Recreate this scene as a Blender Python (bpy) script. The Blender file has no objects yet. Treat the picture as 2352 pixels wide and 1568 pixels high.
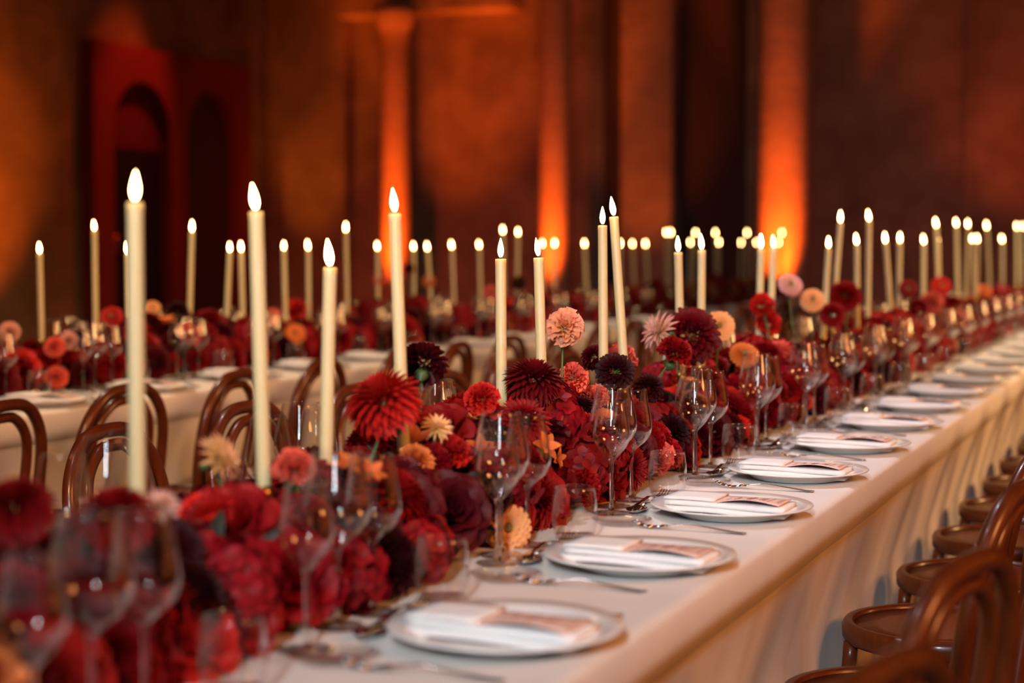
import bpy, bmesh, math, random
from mathutils import Vector, Matrix

# ------------------------------------------------------------------ camera, world, lights
C = bpy.context.scene.collection
SC = bpy.context.scene
F, CX, CY, HZ, CZ = 4000.0, 1176.0, 784.0, 563.0, 1.25      # focal length in pixels of the 2352-wide frame
YAW = math.radians(21.95)
PITCH = math.atan((CY - HZ) / F)
cam_d = bpy.data.cameras.new('camera')
cam = bpy.data.objects.new('camera', cam_d); C.objects.link(cam)
cam.location = (0, 0, CZ)
cam.rotation_euler = (math.pi / 2 - PITCH, 0, YAW)
cam_d.sensor_width = 36.0
cam_d.lens = F * 36.0 / 2352.0
cam_d.clip_start = 0.05
cam_d.dof.use_dof = True
cam_d.dof.focus_distance = 3.5
cam_d.dof.aperture_fstop = 2.3
SC.camera = cam

SC.view_settings.view_transform = 'Standard'
SC.view_settings.look = 'None'
SC.view_settings.exposure = 0.0
SC.view_settings.gamma = 1.0
SC.view_settings.use_curve_mapping = False
cy = SC.cycles
cy.use_denoising = True
cy.caustics_reflective = False
cy.caustics_refractive = False
cy.max_bounces = 10
cy.diffuse_bounces = 3
cy.glossy_bounces = 4
cy.transmission_bounces = 8
cy.transparent_max_bounces = 64
cy.sample_clamp_indirect = 4.0
cy.sample_clamp_direct = 60.0

w = bpy.data.worlds.new('room_ambience'); SC.world = w; w.use_nodes = True
w.node_tree.nodes['Background'].inputs[0].default_value = (1.0, 0.36, 0.17, 1)
w.node_tree.nodes['Background'].inputs[1].default_value = 0.035

WS = 1.12                                                    # how far the walls stand back
def wall_x(x): return x * WS
LW = -9.3 * WS                                               # plane of the left wall
EW = 16.2 * WS                                               # plane of the end wall

def spot(name, loc, target, power, col, size_deg, blend=0.5, radius=0.05):
    l = bpy.data.lights.new(name, 'SPOT')
    l.energy = power; l.color = col; l.spot_size = math.radians(size_deg); l.spot_blend = blend
    l.shadow_soft_size = radius
    o = bpy.data.objects.new(name, l); C.objects.link(o)
    o.location = loc
    o.rotation_euler = (Vector(target) - Vector(loc)).to_track_quat('-Z', 'Y').to_euler()
    return o
COOL = (1.0, 0.90, 0.98)
WARM = (1.0, 0.68, 0.40)
AMBER = (1.0, 0.34, 0.07)
ORANGE = (1.0, 0.13, 0.008)
# tall soft lamp panel at the camera end of the room, and pin spots over the tables
def panel(name, loc, target, power, col, sx, sy):
    l = bpy.data.lights.new(name, 'AREA'); l.shape = 'RECTANGLE'; l.size = sx; l.size_y = sy; l.energy = power; l.color = col
    l.spread = math.radians(50)
    o = bpy.data.objects.new(name, l); C.objects.link(o); o.location = loc
    o.rotation_euler = (Vector(target) - Vector(loc)).to_track_quat('-Z', 'Y').to_euler()
    return o
panel('lamp_panel', (0.15, -1.7, 2.45), (-0.95, 3.7, 0.9), 15, (0.82, 0.93, 1.0), 0.22, 0.75)
spot('pin_spot', (-2.2, 1.6, 4.6), (-0.95, 2.2, 0.75), 80, COOL, 56, 0.9, 0.11)
spot('pin_spot', (-2.2, 4.2, 4.6), (-0.95, 4.4, 0.75), 390, COOL, 56, 0.9, 0.11)
spot('pin_spot', (-1.8, 7.6, 4.6), (-0.95, 8.0, 0.75), 750, (1.0, 0.70, 0.42), 56, 0.9, 0.11)
spot('pin_spot', (-0.6, 11.0, 4.6), (-0.95, 11.2, 0.75), 1500, WARM, 60, 0.9, 0.11)
spot('pin_spot', (-4.4, 5.0, 4.6), (-3.5, 5.4, 0.75), 480, (1.0, 0.76, 0.52), 60, 0.9, 0.11)
spot('pin_spot', (-4.6, 9.5, 4.6), (-3.6, 9.5, 0.75), 460, (1.0, 0.70, 0.44), 64, 0.9, 0.11)
# warm side light on skirts and chairs; the camera-end lamp is added fill
spot('warm_fill_spot', (4.6, 7.5, 3.0), (-0.7, 7.6, 0.4), 1400, (1.0, 0.52, 0.20), 70, 0.9, 0.7)
spot('warm_fill_spot', (3.4, 1.6, 3.2), (-0.5, 3.6, 0.4), 640, (1.0, 0.35, 0.10), 70, 0.9, 0.7)
spot('warm_fill_spot', (-0.6, -0.6, 3.4), (-3.3, 5.4, 0.3), 620, (1.0, 0.52, 0.22), 46, 0.9, 0.4)  # added fill in place of room bounce, aimed at the rear skirt
# coloured uplights along the walls, plus two added dim red washes
COLS = ((910, EW - 0.80, 0.155), (1275, EW - 0.80, 0.165), (1800, EW - 0.80, 0.26))    # picture column, y, radius
def on_y_x(px, y):
    r_ = (px - CX) / F
    return y / (r_ * 0.3738 + 0.9275) * (0.9275 * r_ - 0.3738)
for (px_, y_, r_), pw_ in zip(COLS, (640, 760, 1200)):
    x_ = on_y_x(px_, y_)
    spot('uplight', (x_ + 0.04, y_ - r_ - 0.30, 0.42), (x_, y_ - r_ * 0.5, 2.3), pw_, ORANGE, 44, 1.0, 0.06)
spot('uplight', (wall_x(-7.1), EW - 1.6, 0.1), (wall_x(-7.05), EW, 4.3), 470, (1.0, 0.12, 0.006), 52, 1.0, 0.1)
spot('uplight', (wall_x(-5.05), EW - 1.6, 0.1), (wall_x(-5.05), EW, 3.0), 150, (1.0, 0.15, 0.008), 44, 1.0, 0.1)
spot('uplight', (LW + 1.7, 11.2 * WS, 0.1), (LW, 11.4 * WS, 1.9), 330, (1.0, 0.15, 0.006), 58, 0.9, 0.1)
spot('portal_spot', (LW + 1.5, 13.9 * WS, 5.7), (LW, 13.4 * WS, 2.0), 330, (1.0, 0.08, 0.015), 33, 0.9, 0.08)
spot('uplight', (wall_x(-8.75), EW - 1.4, 0.1), (wall_x(-8.7), EW, 3.0), 135, (1.0, 0.20, 0.006), 42, 0.9, 0.1)
spot('uplight', (wall_x(-1.4), EW - 1.5, 0.1), (wall_x(-1.6), EW, 4.2), 190, (1.0, 0.10, 0.005), 60, 1.0, 0.1)
for y_ in (4.0, 8.0, 12.0):
    spot('wall_wash', (4.6, y_, 0.15), (6.5, y_, 2.4), 720, (1.0, 0.34, 0.07), 96, 1.0, 0.1)
spot('uplight', (-2.5, EW - 3.2, 0.15), (-2.7, EW, 2.4), 45, (1.0, 0.05, 0.003), 96, 1.0, 0.1)  # added red wash lifting the dark wall, no fixture there
spot('uplight', (wall_x(-7.2), EW - 5.0, 0.1), (wall_x(-7.2), EW, 1.6), 200, (1.0, 0.07, 0.004), 84, 1.0, 0.1)  # second added wash, raises the end wall's ambient red

# ------------------------------------------------------------------ camera geometry helpers (pixel -> place)
cyw, syw = math.cos(YAW), math.sin(YAW)
FWD = Vector((-syw * math.cos(PITCH), cyw * math.cos(PITCH), -math.sin(PITCH)))
RGT = Vector((cyw, syw, 0))
UP = RGT.cross(FWD)
CAM = Vector((0, 0, CZ))
def ray(px, py): return FWD * F + RGT * (px - CX) + UP * (CY - py)
def on_z(px, py, z): r = ray(px, py); return CAM + r * ((z - CZ) / r.z)
def on_x(px, py, x): r = ray(px, py); return CAM + r * (x / r.x)
def at_depth(px, py, d): return CAM + ray(px, py) * (d / F)
def depth(p): return (p - CAM).dot(FWD)

# ------------------------------------------------------------------ materials
def nodes(name):
    m = bpy.data.materials.new(name); m.use_nodes = True
    nt = m.node_tree
    return m, nt, nt.nodes, nt.links, nt.nodes['Principled BSDF']

def plain(name, col, rough=0.5, metal=0.0, spec=0.5, noise=0.0, nscale=20.0, bump=0.0, bscale=60.0, coat=0.0):
    m, nt, N, L, P = nodes(name)
    P.inputs['Base Color'].default_value = (*col, 1)
    P.inputs['Roughness'].default_value = rough
    P.inputs['Metallic'].default_value = metal
    P.inputs['Specular IOR Level'].default_value = spec
    P.inputs['Coat Weight'].default_value = coat
    P.inputs['Coat Roughness'].default_value = 0.12
    tc = N.new('ShaderNodeTexCoord')
    if noise:
        t = N.new('ShaderNodeTexNoise'); t.inputs['Scale'].default_value = nscale; t.inputs['Detail'].default_value = 5
        L.new(tc.outputs['Object'], t.inputs['Vector'])
        r = N.new('ShaderNodeMapRange')
        r.inputs['From Min'].default_value = 0.3; r.inputs['From Max'].default_value = 0.7
        r.inputs['To Min'].default_value = 1 - noise; r.inputs['To Max'].default_value = 1 + noise
        L.new(t.outputs['Fac'], r.inputs['Value'])
        mx = N.new('ShaderNodeVectorMath'); mx.operation = 'SCALE'
        mx.inputs[0].default_value = col
        L.new(r.outputs['Result'], mx.inputs['Scale'])
        L.new(mx.outputs[0], P.inputs['Base Color'])
    if bump:
        t = N.new('ShaderNodeTexNoise'); t.inputs['Scale'].default_value = bscale; t.inputs['Detail'].default_value = 6
        L.new(tc.outputs['Object'], t.inputs['Vector'])
        b = N.new('ShaderNodeBump'); b.inputs['Strength'].default_value = bump; b.inputs['Distance'].default_value = 0.02
        L.new(t.outputs['Fac'], b.inputs['Height']); L.new(b.outputs['Normal'], P.inputs['Normal'])
    return m

def linen(name, col, weave=0.15):
    m, nt, N, L, P = nodes(name)
    P.inputs['Roughness'].default_value = 0.85
    P.inputs['Specular IOR Level'].default_value = 0.2
    P.inputs['Sheen Weight'].default_value = 0.15
    tc = N.new('ShaderNodeTexCoord')
    t = N.new('ShaderNodeTexNoise'); t.inputs['Scale'].default_value = 9; t.inputs['Detail'].default_value = 6
    mp = N.new('ShaderNodeMapping'); mp.inputs['Scale'].default_value = (1, 1, 0.18)
    L.new(tc.outputs['Object'], mp.inputs['Vector']); L.new(mp.outputs[0], t.inputs['Vector'])
    r = N.new('ShaderNodeMapRange'); r.inputs['From Min'].default_value = 0.25; r.inputs['From Max'].default_value = 0.75
    r.inputs['To Min'].default_value = 1 - weave; r.inputs['To Max'].default_value = 1.03
    L.new(t.outputs['Fac'], r.inputs['Value'])
    mx = N.new('ShaderNodeVectorMath'); mx.operation = 'SCALE'; mx.inputs[0].default_value = col
    L.new(r.outputs['Result'], mx.inputs['Scale']); L.new(mx.outputs[0], P.inputs['Base Color'])
    fine = N.new('ShaderNodeTexNoise'); fine.inputs['Scale'].default_value = 300; fine.inputs['Detail'].default_value = 2
    L.new(tc.outputs['Object'], fine.inputs['Vector'])
    b = N.new('ShaderNodeBump'); b.inputs['Strength'].default_value = 0.12; b.inputs['Distance'].default_value = 0.004
    L.new(fine.outputs['Fac'], b.inputs['Height']); L.new(b.outputs['Normal'], P.inputs['Normal'])
    return m

def thin_glass(name, base=0.03, graze=0.85):
    """clear glass wall: mostly straight-through light, mirror-like at grazing angles"""
    m, nt, N, L, P = nodes(name)
    N.remove(P)
    out = N['Material Output']
    tr = N.new('ShaderNodeBsdfTransparent'); tr.inputs[0].default_value = (0.985, 0.985, 0.985, 1)
    gl = N.new('ShaderNodeBsdfGlossy'); gl.inputs['Roughness'].default_value = 0.02; gl.inputs[0].default_value = (1, 1, 1, 1)
    lw = N.new('ShaderNodeLayerWeight'); lw.inputs['Blend'].default_value = 0.5
    pw = N.new('ShaderNodeMath'); pw.operation = 'POWER'; pw.inputs[1].default_value = 2.7
    ma = N.new('ShaderNodeMath'); ma.operation = 'MULTIPLY_ADD'; ma.inputs[1].default_value = graze; ma.inputs[2].default_value = base
    mix = N.new('ShaderNodeMixShader')
    L.new(lw.outputs['Facing'], pw.inputs[0]); L.new(pw.outputs[0], ma.inputs[0]); L.new(ma.outputs[0], mix.inputs[0])
    L.new(tr.outputs[0], mix.inputs[1]); L.new(gl.outputs[0], mix.inputs[2])
    L.new(mix.outputs[0], out.inputs[0])
    return m

def solid_glass(name):
    m, nt, N, L, P = nodes(name)
    P.inputs['Base Color'].default_value = (1, 1, 1, 1)
    P.inputs['Roughness'].default_value = 0.01
    P.inputs['IOR'].default_value = 1.48
    P.inputs['Transmission Weight'].default_value = 1.0
    return m

def petal_mat(name, tip, base, var=0.25, trans=0.18):
    """petal colour running from base to tip along the petal; every bloom a little lighter or darker"""
    m, nt, N, L, P = nodes(name)
    P.inputs['Roughness'].default_value = 0.55
    P.inputs['Specular IOR Level'].default_value = 0.25
    P.inputs['Sheen Weight'].default_value = 0.2
    P.inputs['Sheen Tint'].default_value = (*tip, 1)
    uv = N.new('ShaderNodeUVMap')
    sx = N.new('ShaderNodeSeparateXYZ'); L.new(uv.outputs[0], sx.inputs[0])
    mx = N.new('ShaderNodeMix'); mx.data_type = 'RGBA'
    mx.inputs['A'].default_value = (*base, 1); mx.inputs['B'].default_value = (*tip, 1)
    L.new(sx.outputs['X'], mx.inputs['Factor'])
    oi = N.new('ShaderNodeObjectInfo')
    r = N.new('ShaderNodeMapRange'); r.inputs['To Min'].default_value = 1 - var; r.inputs['To Max'].default_value = 1 + var
    L.new(oi.outputs['Random'], r.inputs['Value'])
    sc = N.new('ShaderNodeVectorMath'); sc.operation = 'SCALE'
    L.new(mx.outputs['Result'], sc.inputs[0]); L.new(r.outputs['Result'], sc.inputs['Scale'])
    L.new(sc.outputs[0], P.inputs['Base Color'])
    tl = N.new('ShaderNodeBsdfTranslucent'); L.new(sc.outputs[0], tl.inputs[0])
    ms = N.new('ShaderNodeMixShader'); ms.inputs[0].default_value = trans
    L.new(P.outputs[0], ms.inputs[1]); L.new(tl.outputs[0], ms.inputs[2])
    L.new(ms.outputs[0], N['Material Output'].inputs[0])
    return m

def wall_mat(name, col, dark=0.55, bump=0.5):
    m, nt, N, L, P = nodes(name)
    P.inputs['Roughness'].default_value = 0.8
    P.inputs['Specular IOR Level'].default_value = 0.2
    tc = N.new('ShaderNodeTexCoord')
    t = N.new('ShaderNodeTexNoise'); t.inputs['Scale'].default_value = 1.6; t.inputs['Detail'].default_value = 8; t.inputs['Roughness'].default_value = 0.6
    L.new(tc.outputs['Object'], t.inputs['Vector'])
    r = N.new('ShaderNodeMapRange'); r.inputs['From Min'].default_value = 0.32; r.inputs['From Max'].default_value = 0.68
    r.inputs['To Min'].default_value = dark; r.inputs['To Max'].default_value = 1.1
    L.new(t.outputs['Fac'], r.inputs['Value'])
    sc = N.new('ShaderNodeVectorMath'); sc.operation = 'SCALE'; sc.inputs[0].default_value = col
    L.new(r.outputs['Result'], sc.inputs['Scale']); L.new(sc.outputs[0], P.inputs['Base Color'])
    t2 = N.new('ShaderNodeTexNoise'); t2.inputs['Scale'].default_value = 14; t2.inputs['Detail'].default_value = 6
    L.new(tc.outputs['Object'], t2.inputs['Vector'])
    b = N.new('ShaderNodeBump'); b.inputs['Strength'].default_value = bump; b.inputs['Distance'].default_value = 0.03
    L.new(t2.outputs['Fac'], b.inputs['Height']); L.new(b.outputs['Normal'], P.inputs['Normal'])
    return m

def wood_mat(name, col):
    m, nt, N, L, P = nodes(name)
    P.inputs['Roughness'].default_value = 0.32
    P.inputs['Specular IOR Level'].default_value = 0.35
    P.inputs['Coat Weight'].default_value = 0.25; P.inputs['Coat Roughness'].default_value = 0.12
    tc = N.new('ShaderNodeTexCoord')
    mp = N.new('ShaderNodeMapping'); mp.inputs['Scale'].default_value = (30, 8, 3)
    t = N.new('ShaderNodeTexNoise'); t.inputs['Scale'].default_value = 3; t.inputs['Detail'].default_value = 6
    L.new(tc.outputs['Object'], mp.inputs[0]); L.new(mp.outputs[0], t.inputs['Vector'])
    r = N.new('ShaderNodeMapRange'); r.inputs['From Min'].default_value = 0.3; r.inputs['From Max'].default_value = 0.7
    r.inputs['To Min'].default_value = 0.7; r.inputs['To Max'].default_value = 1.2
    L.new(t.outputs['Fac'], r.inputs['Value'])
    sc = N.new('ShaderNodeVectorMath'); sc.operation = 'SCALE'; sc.inputs[0].default_value = col
    L.new(r.outputs['Result'], sc.inputs['Scale']); L.new(sc.outputs[0], P.inputs['Base Color'])
    return m

def emit_mat(name):
    m, nt, N, L, P = nodes(name)
    N.remove(P)
    e = N.new('ShaderNodeEmission'); e.inputs[0].default_value = (1.0, 0.56, 0.22, 1); e.inputs[1].default_value = FLAME
    L.new(e.outputs[0], N['Material Output'].inputs[0])
    return m
FLAME = 38.0

def wax_mat(name):
    m, nt, N, L, P = nodes(name)
    P.inputs['Base Color'].default_value = (0.67, 0.59, 0.345, 1)
    P.inputs['Roughness'].default_value = 0.38
    P.inputs['Subsurface Weight'].default_value = 0.5
    P.inputs['Subsurface Radius'].default_value = (1.0, 0.6, 0.25)
    P.inputs['Subsurface Scale'].default_value = 0.02
    return m

M = {}
M['wall'] = wall_mat('aged_plaster', (0.42, 0.30, 0.22))
M['stone'] = wall_mat('rough_column_stone', (0.52, 0.34, 0.25), 0.72, 0.16)
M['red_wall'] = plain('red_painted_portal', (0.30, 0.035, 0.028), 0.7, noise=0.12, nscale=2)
M['red_shade'] = plain('shaded_red_lunette', (0.17, 0.016, 0.013), 0.75, noise=0.12, nscale=2)  # portal red darkened to paint in the shade inside the arch
M['dark'] = plain('doorway_shade_black', (0.012, 0.010, 0.009), 0.9)  # near-black colour stands for the unlit opening
M['recess_shade'] = plain('painted_recess_shade', (0.09, 0.05, 0.04), 0.9)  # dark tone painted in for the shade of deep recesses
M['floor'] = plain('dark_timber_floor', (0.075, 0.042, 0.026), 0.45, noise=0.3, nscale=3)
M['cloth'] = linen('white_linen', (0.74, 0.68, 0.63), 0.05)
M['skirt'] = linen('linen_skirt', (0.72, 0.64, 0.56), 0.16)
M['china'] = plain('white_china', (0.80, 0.80, 0.79), 0.14, spec=0.5)
M['napkin'] = linen('white_napkin', (0.80, 0.79, 0.79), 0.03)
M['card'] = plain('blush_card', (0.80, 0.56, 0.48), 0.75)
M['ink'] = plain('brick_red_ink', (0.33, 0.07, 0.055), 0.7)
M['steel'] = plain('polished_steel', (0.62, 0.60, 0.58), 0.12, metal=1.0)
M['brass'] = plain('dark_brass', (0.55, 0.33, 0.10), 0.3, metal=1.0)
M['glass'] = thin_glass('thin_glass')
M['crystal'] = solid_glass('solid_glass')
M['wood'] = wood_mat('bentwood_stain', (0.10, 0.018, 0.003))
M['seat'] = wood_mat('bentwood_seat', (0.125, 0.018, 0.002))
M['wax'] = wax_mat('ivory_wax')
M['wick'] = plain('burnt_wick', (0.02, 0.015, 0.01), 0.9)
M['flame'] = emit_mat('candle_flame')
M['stem'] = plain('flower_stem', (0.05, 0.10, 0.025), 0.5)
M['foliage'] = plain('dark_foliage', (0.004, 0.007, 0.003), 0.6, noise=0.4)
M['eye'] = plain('flower_eye', (0.28, 0.20, 0.06), 0.8, noise=0.5, nscale=200, bump=0.6, bscale=400)
P_ = {
    'crimson':   petal_mat('crimson_petal', (0.31, 0.004, 0.006), (0.14, 0.0015, 0.003)),
    'red':       petal_mat('red_petal', (0.60, 0.018, 0.013), (0.32, 0.006, 0.005)),
    'burgundy':  petal_mat('burgundy_petal', (0.095, 0.002, 0.006), (0.045, 0.001, 0.003)),
    'wine':      petal_mat('wine_petal', (0.16, 0.003, 0.007), (0.07, 0.001, 0.003)),
    'black':     petal_mat('black_red_petal', (0.040, 0.002, 0.004), (0.012, 0.0006, 0.0015)),
    'magenta':   petal_mat('magenta_petal', (0.31, 0.0035, 0.012), (0.17, 0.0015, 0.005)),
    'coral':     petal_mat('coral_petal', (0.75, 0.14, 0.10), (0.60, 0.10, 0.05)),
    'orange':    petal_mat('orange_petal', (0.75, 0.22, 0.05), (0.55, 0.10, 0.02)),
    'peach':     petal_mat('peach_petal', (0.88, 0.46, 0.19), (0.85, 0.28, 0.07), 0.1),
    'blush':     petal_mat('blush_petal', (0.86, 0.38, 0.27), (0.82, 0.60, 0.20), 0.1),
    'pink':      petal_mat('pink_petal', (0.80, 0.38, 0.36), (0.75, 0.55, 0.32), 0.1),
    'yellowpink': petal_mat('yellow_pink_petal', (0.88, 0.48, 0.30), (0.84, 0.62, 0.16), 0.1),
}

# ------------------------------------------------------------------ mesh helpers
def finish(name, bm, mat, smooth=True):
    me = bpy.data.meshes.new(name)
    bm.to_mesh(me); bm.free()
    if mat is not None:
        for m in (mat if isinstance(mat, (list, tuple)) else [mat]): me.materials.append(m)
    if smooth:
        me.polygons.foreach_set('use_smooth', [True] * len(me.polygons))
    return me

def put(name, me, parent=None, loc=None, rot=None, scale=None, mat=None):
    o = bpy.data.objects.new(name, me); C.objects.link(o)
    if parent is not None: o.parent = parent
    if loc is not None: o.location = loc
    if rot is not None: o.rotation_euler = rot
    if scale is not None: o.scale = (scale, scale, scale)
    if mat is not None:
        o.material_slots[0].link = 'OBJECT'; o.material_slots[0].material = mat
    return o

def tag(o, label, cat, group=None, kind=None):
    o['label'] = label; o['category'] = cat
    if group: o['group'] = group
    if kind: o['kind'] = kind
    return o

def thing(name, label, cat, loc=(0, 0, 0), rot=(0, 0, 0), group=None):
    o = bpy.data.objects.new(name, None); C.objects.link(o)
    o.empty_display_size = 0.05
    o.location = loc; o.rotation_euler = rot
    return tag(o, label, cat, group)

def copy_thing(root, loc, rotz, label, group=None):
    r = root.copy(); C.objects.link(r)
    r.location = loc; r.rotation_euler = (0, 0, rotz)
    r['label'] = label
    if group: r['group'] = group
    for ch in root.children:
        c = ch.copy(); C.objects.link(c); c.parent = r
        for g in ch.children:
            d = g.copy(); C.objects.link(d); d.parent = c
    return r

def add_box(bm, x0, x1, y0, y1, z0, z1):
    v = [bm.verts.new(p) for p in ((x0, y0, z0), (x1, y0, z0), (x1, y1, z0), (x0, y1, z0), (x0, y0, z1), (x1, y0, z1), (x1, y1, z1), (x0, y1, z1))]
    for f in ((0, 3, 2, 1), (4, 5, 6, 7), (0, 1, 5, 4), (1, 2, 6, 5), (2, 3, 7, 6), (3, 0, 4, 7)):
        bm.faces.new([v[i] for i in f])
def box_mesh(name, b, mat, bevel=0.0):
    bm = bmesh.new(); add_box(bm, *b)
    if bevel:
        bmesh.ops.bevel(bm, geom=bm.edges[:], offset=bevel, segments=2, affect='EDGES')
    return finish(name, bm, mat, smooth=False)

def lathe(bm, prof, seg=24, close_top=False, close_bot=False, z0=0.0, cx=0.0, cyy=0.0):
    rings = []
    for r, z in prof:
        if r < 1e-6:
            rings.append([bm.verts.new((cx, cyy, z + z0))])
        else:
            rings.append([bm.verts.new((cx + r * math.cos(2 * math.pi * k / seg), cyy + r * math.sin(2 * math.pi * k / seg), z + z0)) for k in range(seg)])
    for a, b in zip(rings, rings[1:]):
        if len(a) == 1 and len(b) == 1: continue
        for k in range(seg):
            k2 = (k + 1) % seg
            if len(a) == 1: bm.faces.new((a[0], b[k2], b[k]))
            elif len(b) == 1: bm.faces.new((a[k], a[k2], b[0]))
            else: bm.faces.new((a[k], a[k2], b[k2], b[k]))
    if close_top and len(rings[-1]) > 1: bm.faces.new(rings[-1])
    if close_bot and len(rings[0]) > 1: bm.faces.new(rings[0][::-1])
def lathe_mesh(name, prof, mat, seg=24, **k):
    bm = bmesh.new(); lathe(bm, prof, seg, **k); return finish(name, bm, mat)

def catmull(pts, n=6, closed=False):
    P = [Vector(p) for p in pts]; out = []
    m = len(P)
    for i in range(m if closed else m - 1):
        if closed: a, b, c, d = P[(i - 1) % m], P[i], P[(i + 1) % m], P[(i + 2) % m]
        else: a, b, c, d = P[max(i - 1, 0)], P[i], P[i + 1], P[min(i + 2, m - 1)]
        for k in range(n):
            t = k / n
            out.append(0.5 * ((2 * b) + (c - a) * t + (2 * a - 5 * b + 4 * c - d) * t * t + (3 * b - a - 3 * c + d) * t ** 3))
    if not closed: out.append(P[-1])
    return out

def tube(bm, pts, r, seg=8, closed=False, flat=1.0):
    pts = [Vector(p) for p in pts]
    n = len(pts); rings = []
    prev = None
    for i, p in enumerate(pts):
        if closed: t = (pts[(i + 1) % n] - pts[i - 1]).normalized()
        else: t = (pts[min(i + 1, n - 1)] - pts[max(i - 1, 0)]).normalized()
        if prev is None:
            a = Vector((0, 0, 1)) if abs(t.z) < 0.9 else Vector((1, 0, 0))
            u = t.cross(a).normalized()
        else:
            u = (prev - t * prev.dot(t)).normalized()
        prev = u
        v = t.cross(u)
        rr = r[i] if isinstance(r, (list, tuple)) else r
        rings.append([bm.verts.new(p + (u * math.cos(2 * math.pi * k / seg) + v * flat * math.sin(2 * math.pi * k / seg)) * rr) for k in range(seg)])
    for i in range(n if closed else n - 1):
        a, b = rings[i], rings[(i + 1) % n]
        for k in range(seg):
            bm.faces.new((a[k], a[(k + 1) % seg], b[(k + 1) % seg], b[k]))
    if not closed:
        bm.faces.new(rings[0][::-1]); bm.faces.new(rings[-1])
def tube_mesh(name, pts, r, mat, seg=8, closed=False, flat=1.0):
    bm = bmesh.new(); tube(bm, pts, r, seg, closed, flat); return finish(name, bm, mat)

def structure(name, me, label=None, parent=None):
    o = put(name, me, parent)
    if parent is None: o['kind'] = 'structure'
    if label: o['label'] = label
    return o

ORD = ['first', 'second', 'third', 'fourth', 'fifth', 'sixth', 'seventh', 'eighth', 'ninth', 'tenth', 'eleventh', 'twelfth', 'thirteenth',
       'fourteenth', 'fifteenth', 'sixteenth', 'seventeenth', 'eighteenth', 'nineteenth', 'twentieth', 'twenty-first', 'twenty-second',
       'twenty-third', 'twenty-fourth', 'twenty-fifth', 'twenty-sixth', 'twenty-seventh', 'twenty-eighth', 'twenty-ninth', 'thirtieth',
       'thirty-first', 'thirty-second', 'thirty-third', 'thirty-fourth', 'thirty-fifth', 'thirty-sixth']

# ------------------------------------------------------------------ the room
structure('floor', box_mesh('floor', (-16, 9, -4, EW + 2, -0.1, 0.0), M['floor']), 'dark timber floor of the hall')
ZT = 6.2
def wz(z): return CZ + (z - CZ) * WS
# left wall: runs beside the tables; the portal stands on it
lw = structure('wall_left', box_mesh('wall_left', (LW - 0.4, LW, -4, EW + 0.6, 0, ZT), M['wall']), 'brown plaster wall at the left, glowing amber from below')
# portal with two arches
PD = 0.16
def py_(px): return on_x(px, 300, LW + PD).y
PY0, PY1, PZ = py_(216), py_(575), wz(3.06)
def arch_panel(y0, y1, ztop, arches, depth_, x0, mat, name):
    """a slab with arched openings (ya, yb, z_spring, z_bottom) cut right through; x from x0 to x0+depth"""
    bm = bmesh.new()
    cuts = []
    for ya, yb, zs, zb in arches: cuts.append((ya, yb, zs, zb))
    def quad(ya, yb, za, zb):
        for x in (x0 + depth_,):
            vs = [bm.verts.new((x, a, b)) for a, b in ((ya, za), (yb, za), (yb, zb), (ya, zb))]
            bm.faces.new(vs)
    ys = y0
    for ya, yb, zs, zb in cuts:
        quad(ys, ya, 0, ztop)
        if zb > 0: quad(ya, yb, 0, zb)
        n = 20; r = (yb - ya) / 2; yc = (ya + yb) / 2
        prev = None
        for k in range(n + 1):
            a = math.pi - math.pi * k / n
            y, z = yc + r * math.cos(a), zs + r * math.sin(a)
            if prev:
                py, pz = prev
                bm.faces.new([bm.verts.new(p) for p in ((x0 + depth_, py, pz), (x0 + depth_, y, z), (x0 + depth_, y, ztop), (x0 + depth_, py, ztop))])
                bm.faces.new([bm.verts.new(p) for p in ((x0, py, pz), (x0, y, z), (x0 + depth_, y, z), (x0 + depth_, py, pz))])
            prev = (y, z)
        for y in (ya, yb):
            bm.faces.new([bm.verts.new(p) for p in ((x0, y, zb), (x0, y, zs), (x0 + depth_, y, zs), (x0 + depth_, y, zb))])
        ys = yb
    quad(ys, y1, 0, ztop)
    # sides and top
    bm.faces.new([bm.verts.new(p) for p in ((x0, y0, 0), (x0 + depth_, y0, 0), (x0 + depth_, y0, ztop), (x0, y0, ztop))])
    bm.faces.new([bm.verts.new(p) for p in ((x0, y1, 0), (x0 + depth_, y1, 0), (x0 + depth_, y1, ztop), (x0, y1, ztop))])
    bm.faces.new([bm.verts.new(p) for p in ((x0, y0, ztop), (x0 + depth_, y0, ztop), (x0 + depth_, y1, ztop), (x0, y1, ztop))])
    bmesh.ops.remove_doubles(bm, verts=bm.verts[:], dist=1e-4)
    bmesh.ops.recalc_face_normals(bm, faces=bm.faces[:])
    return finish(name, bm, mat, smooth=False)
A1 = (py_(262), py_(392), wz(2.29), 0.0)
A2 = (py_(430), py_(546), wz(2.29), 0.0)
portal = structure('trim_1', arch_panel(PY0, PY1, PZ, [A1, A2], PD, LW, M['red_wall'], 'portal'), 'dark red portal with two round arches on the left wall')
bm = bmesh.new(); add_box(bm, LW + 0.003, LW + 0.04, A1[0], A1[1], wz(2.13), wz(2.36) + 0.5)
structure('lunette_panel', finish('lunette_panel', bm, M['red_shade'], False), parent=portal)
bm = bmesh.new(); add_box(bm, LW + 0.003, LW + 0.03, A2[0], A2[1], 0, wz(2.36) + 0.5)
structure('niche_panel', finish('niche_panel', bm, M['recess_shade'], False), parent=portal)  # shade of the niche put into the panel colour
d1 = structure('door_1', box_mesh('door_1', (LW + 0.003, LW + 0.03, A1[0], A1[1], 0, wz(2.13)), M['dark']), 'flat black sheet for the unlit doorway under the left arch of the red portal')  # black sheet in place of an unlit opening
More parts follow.
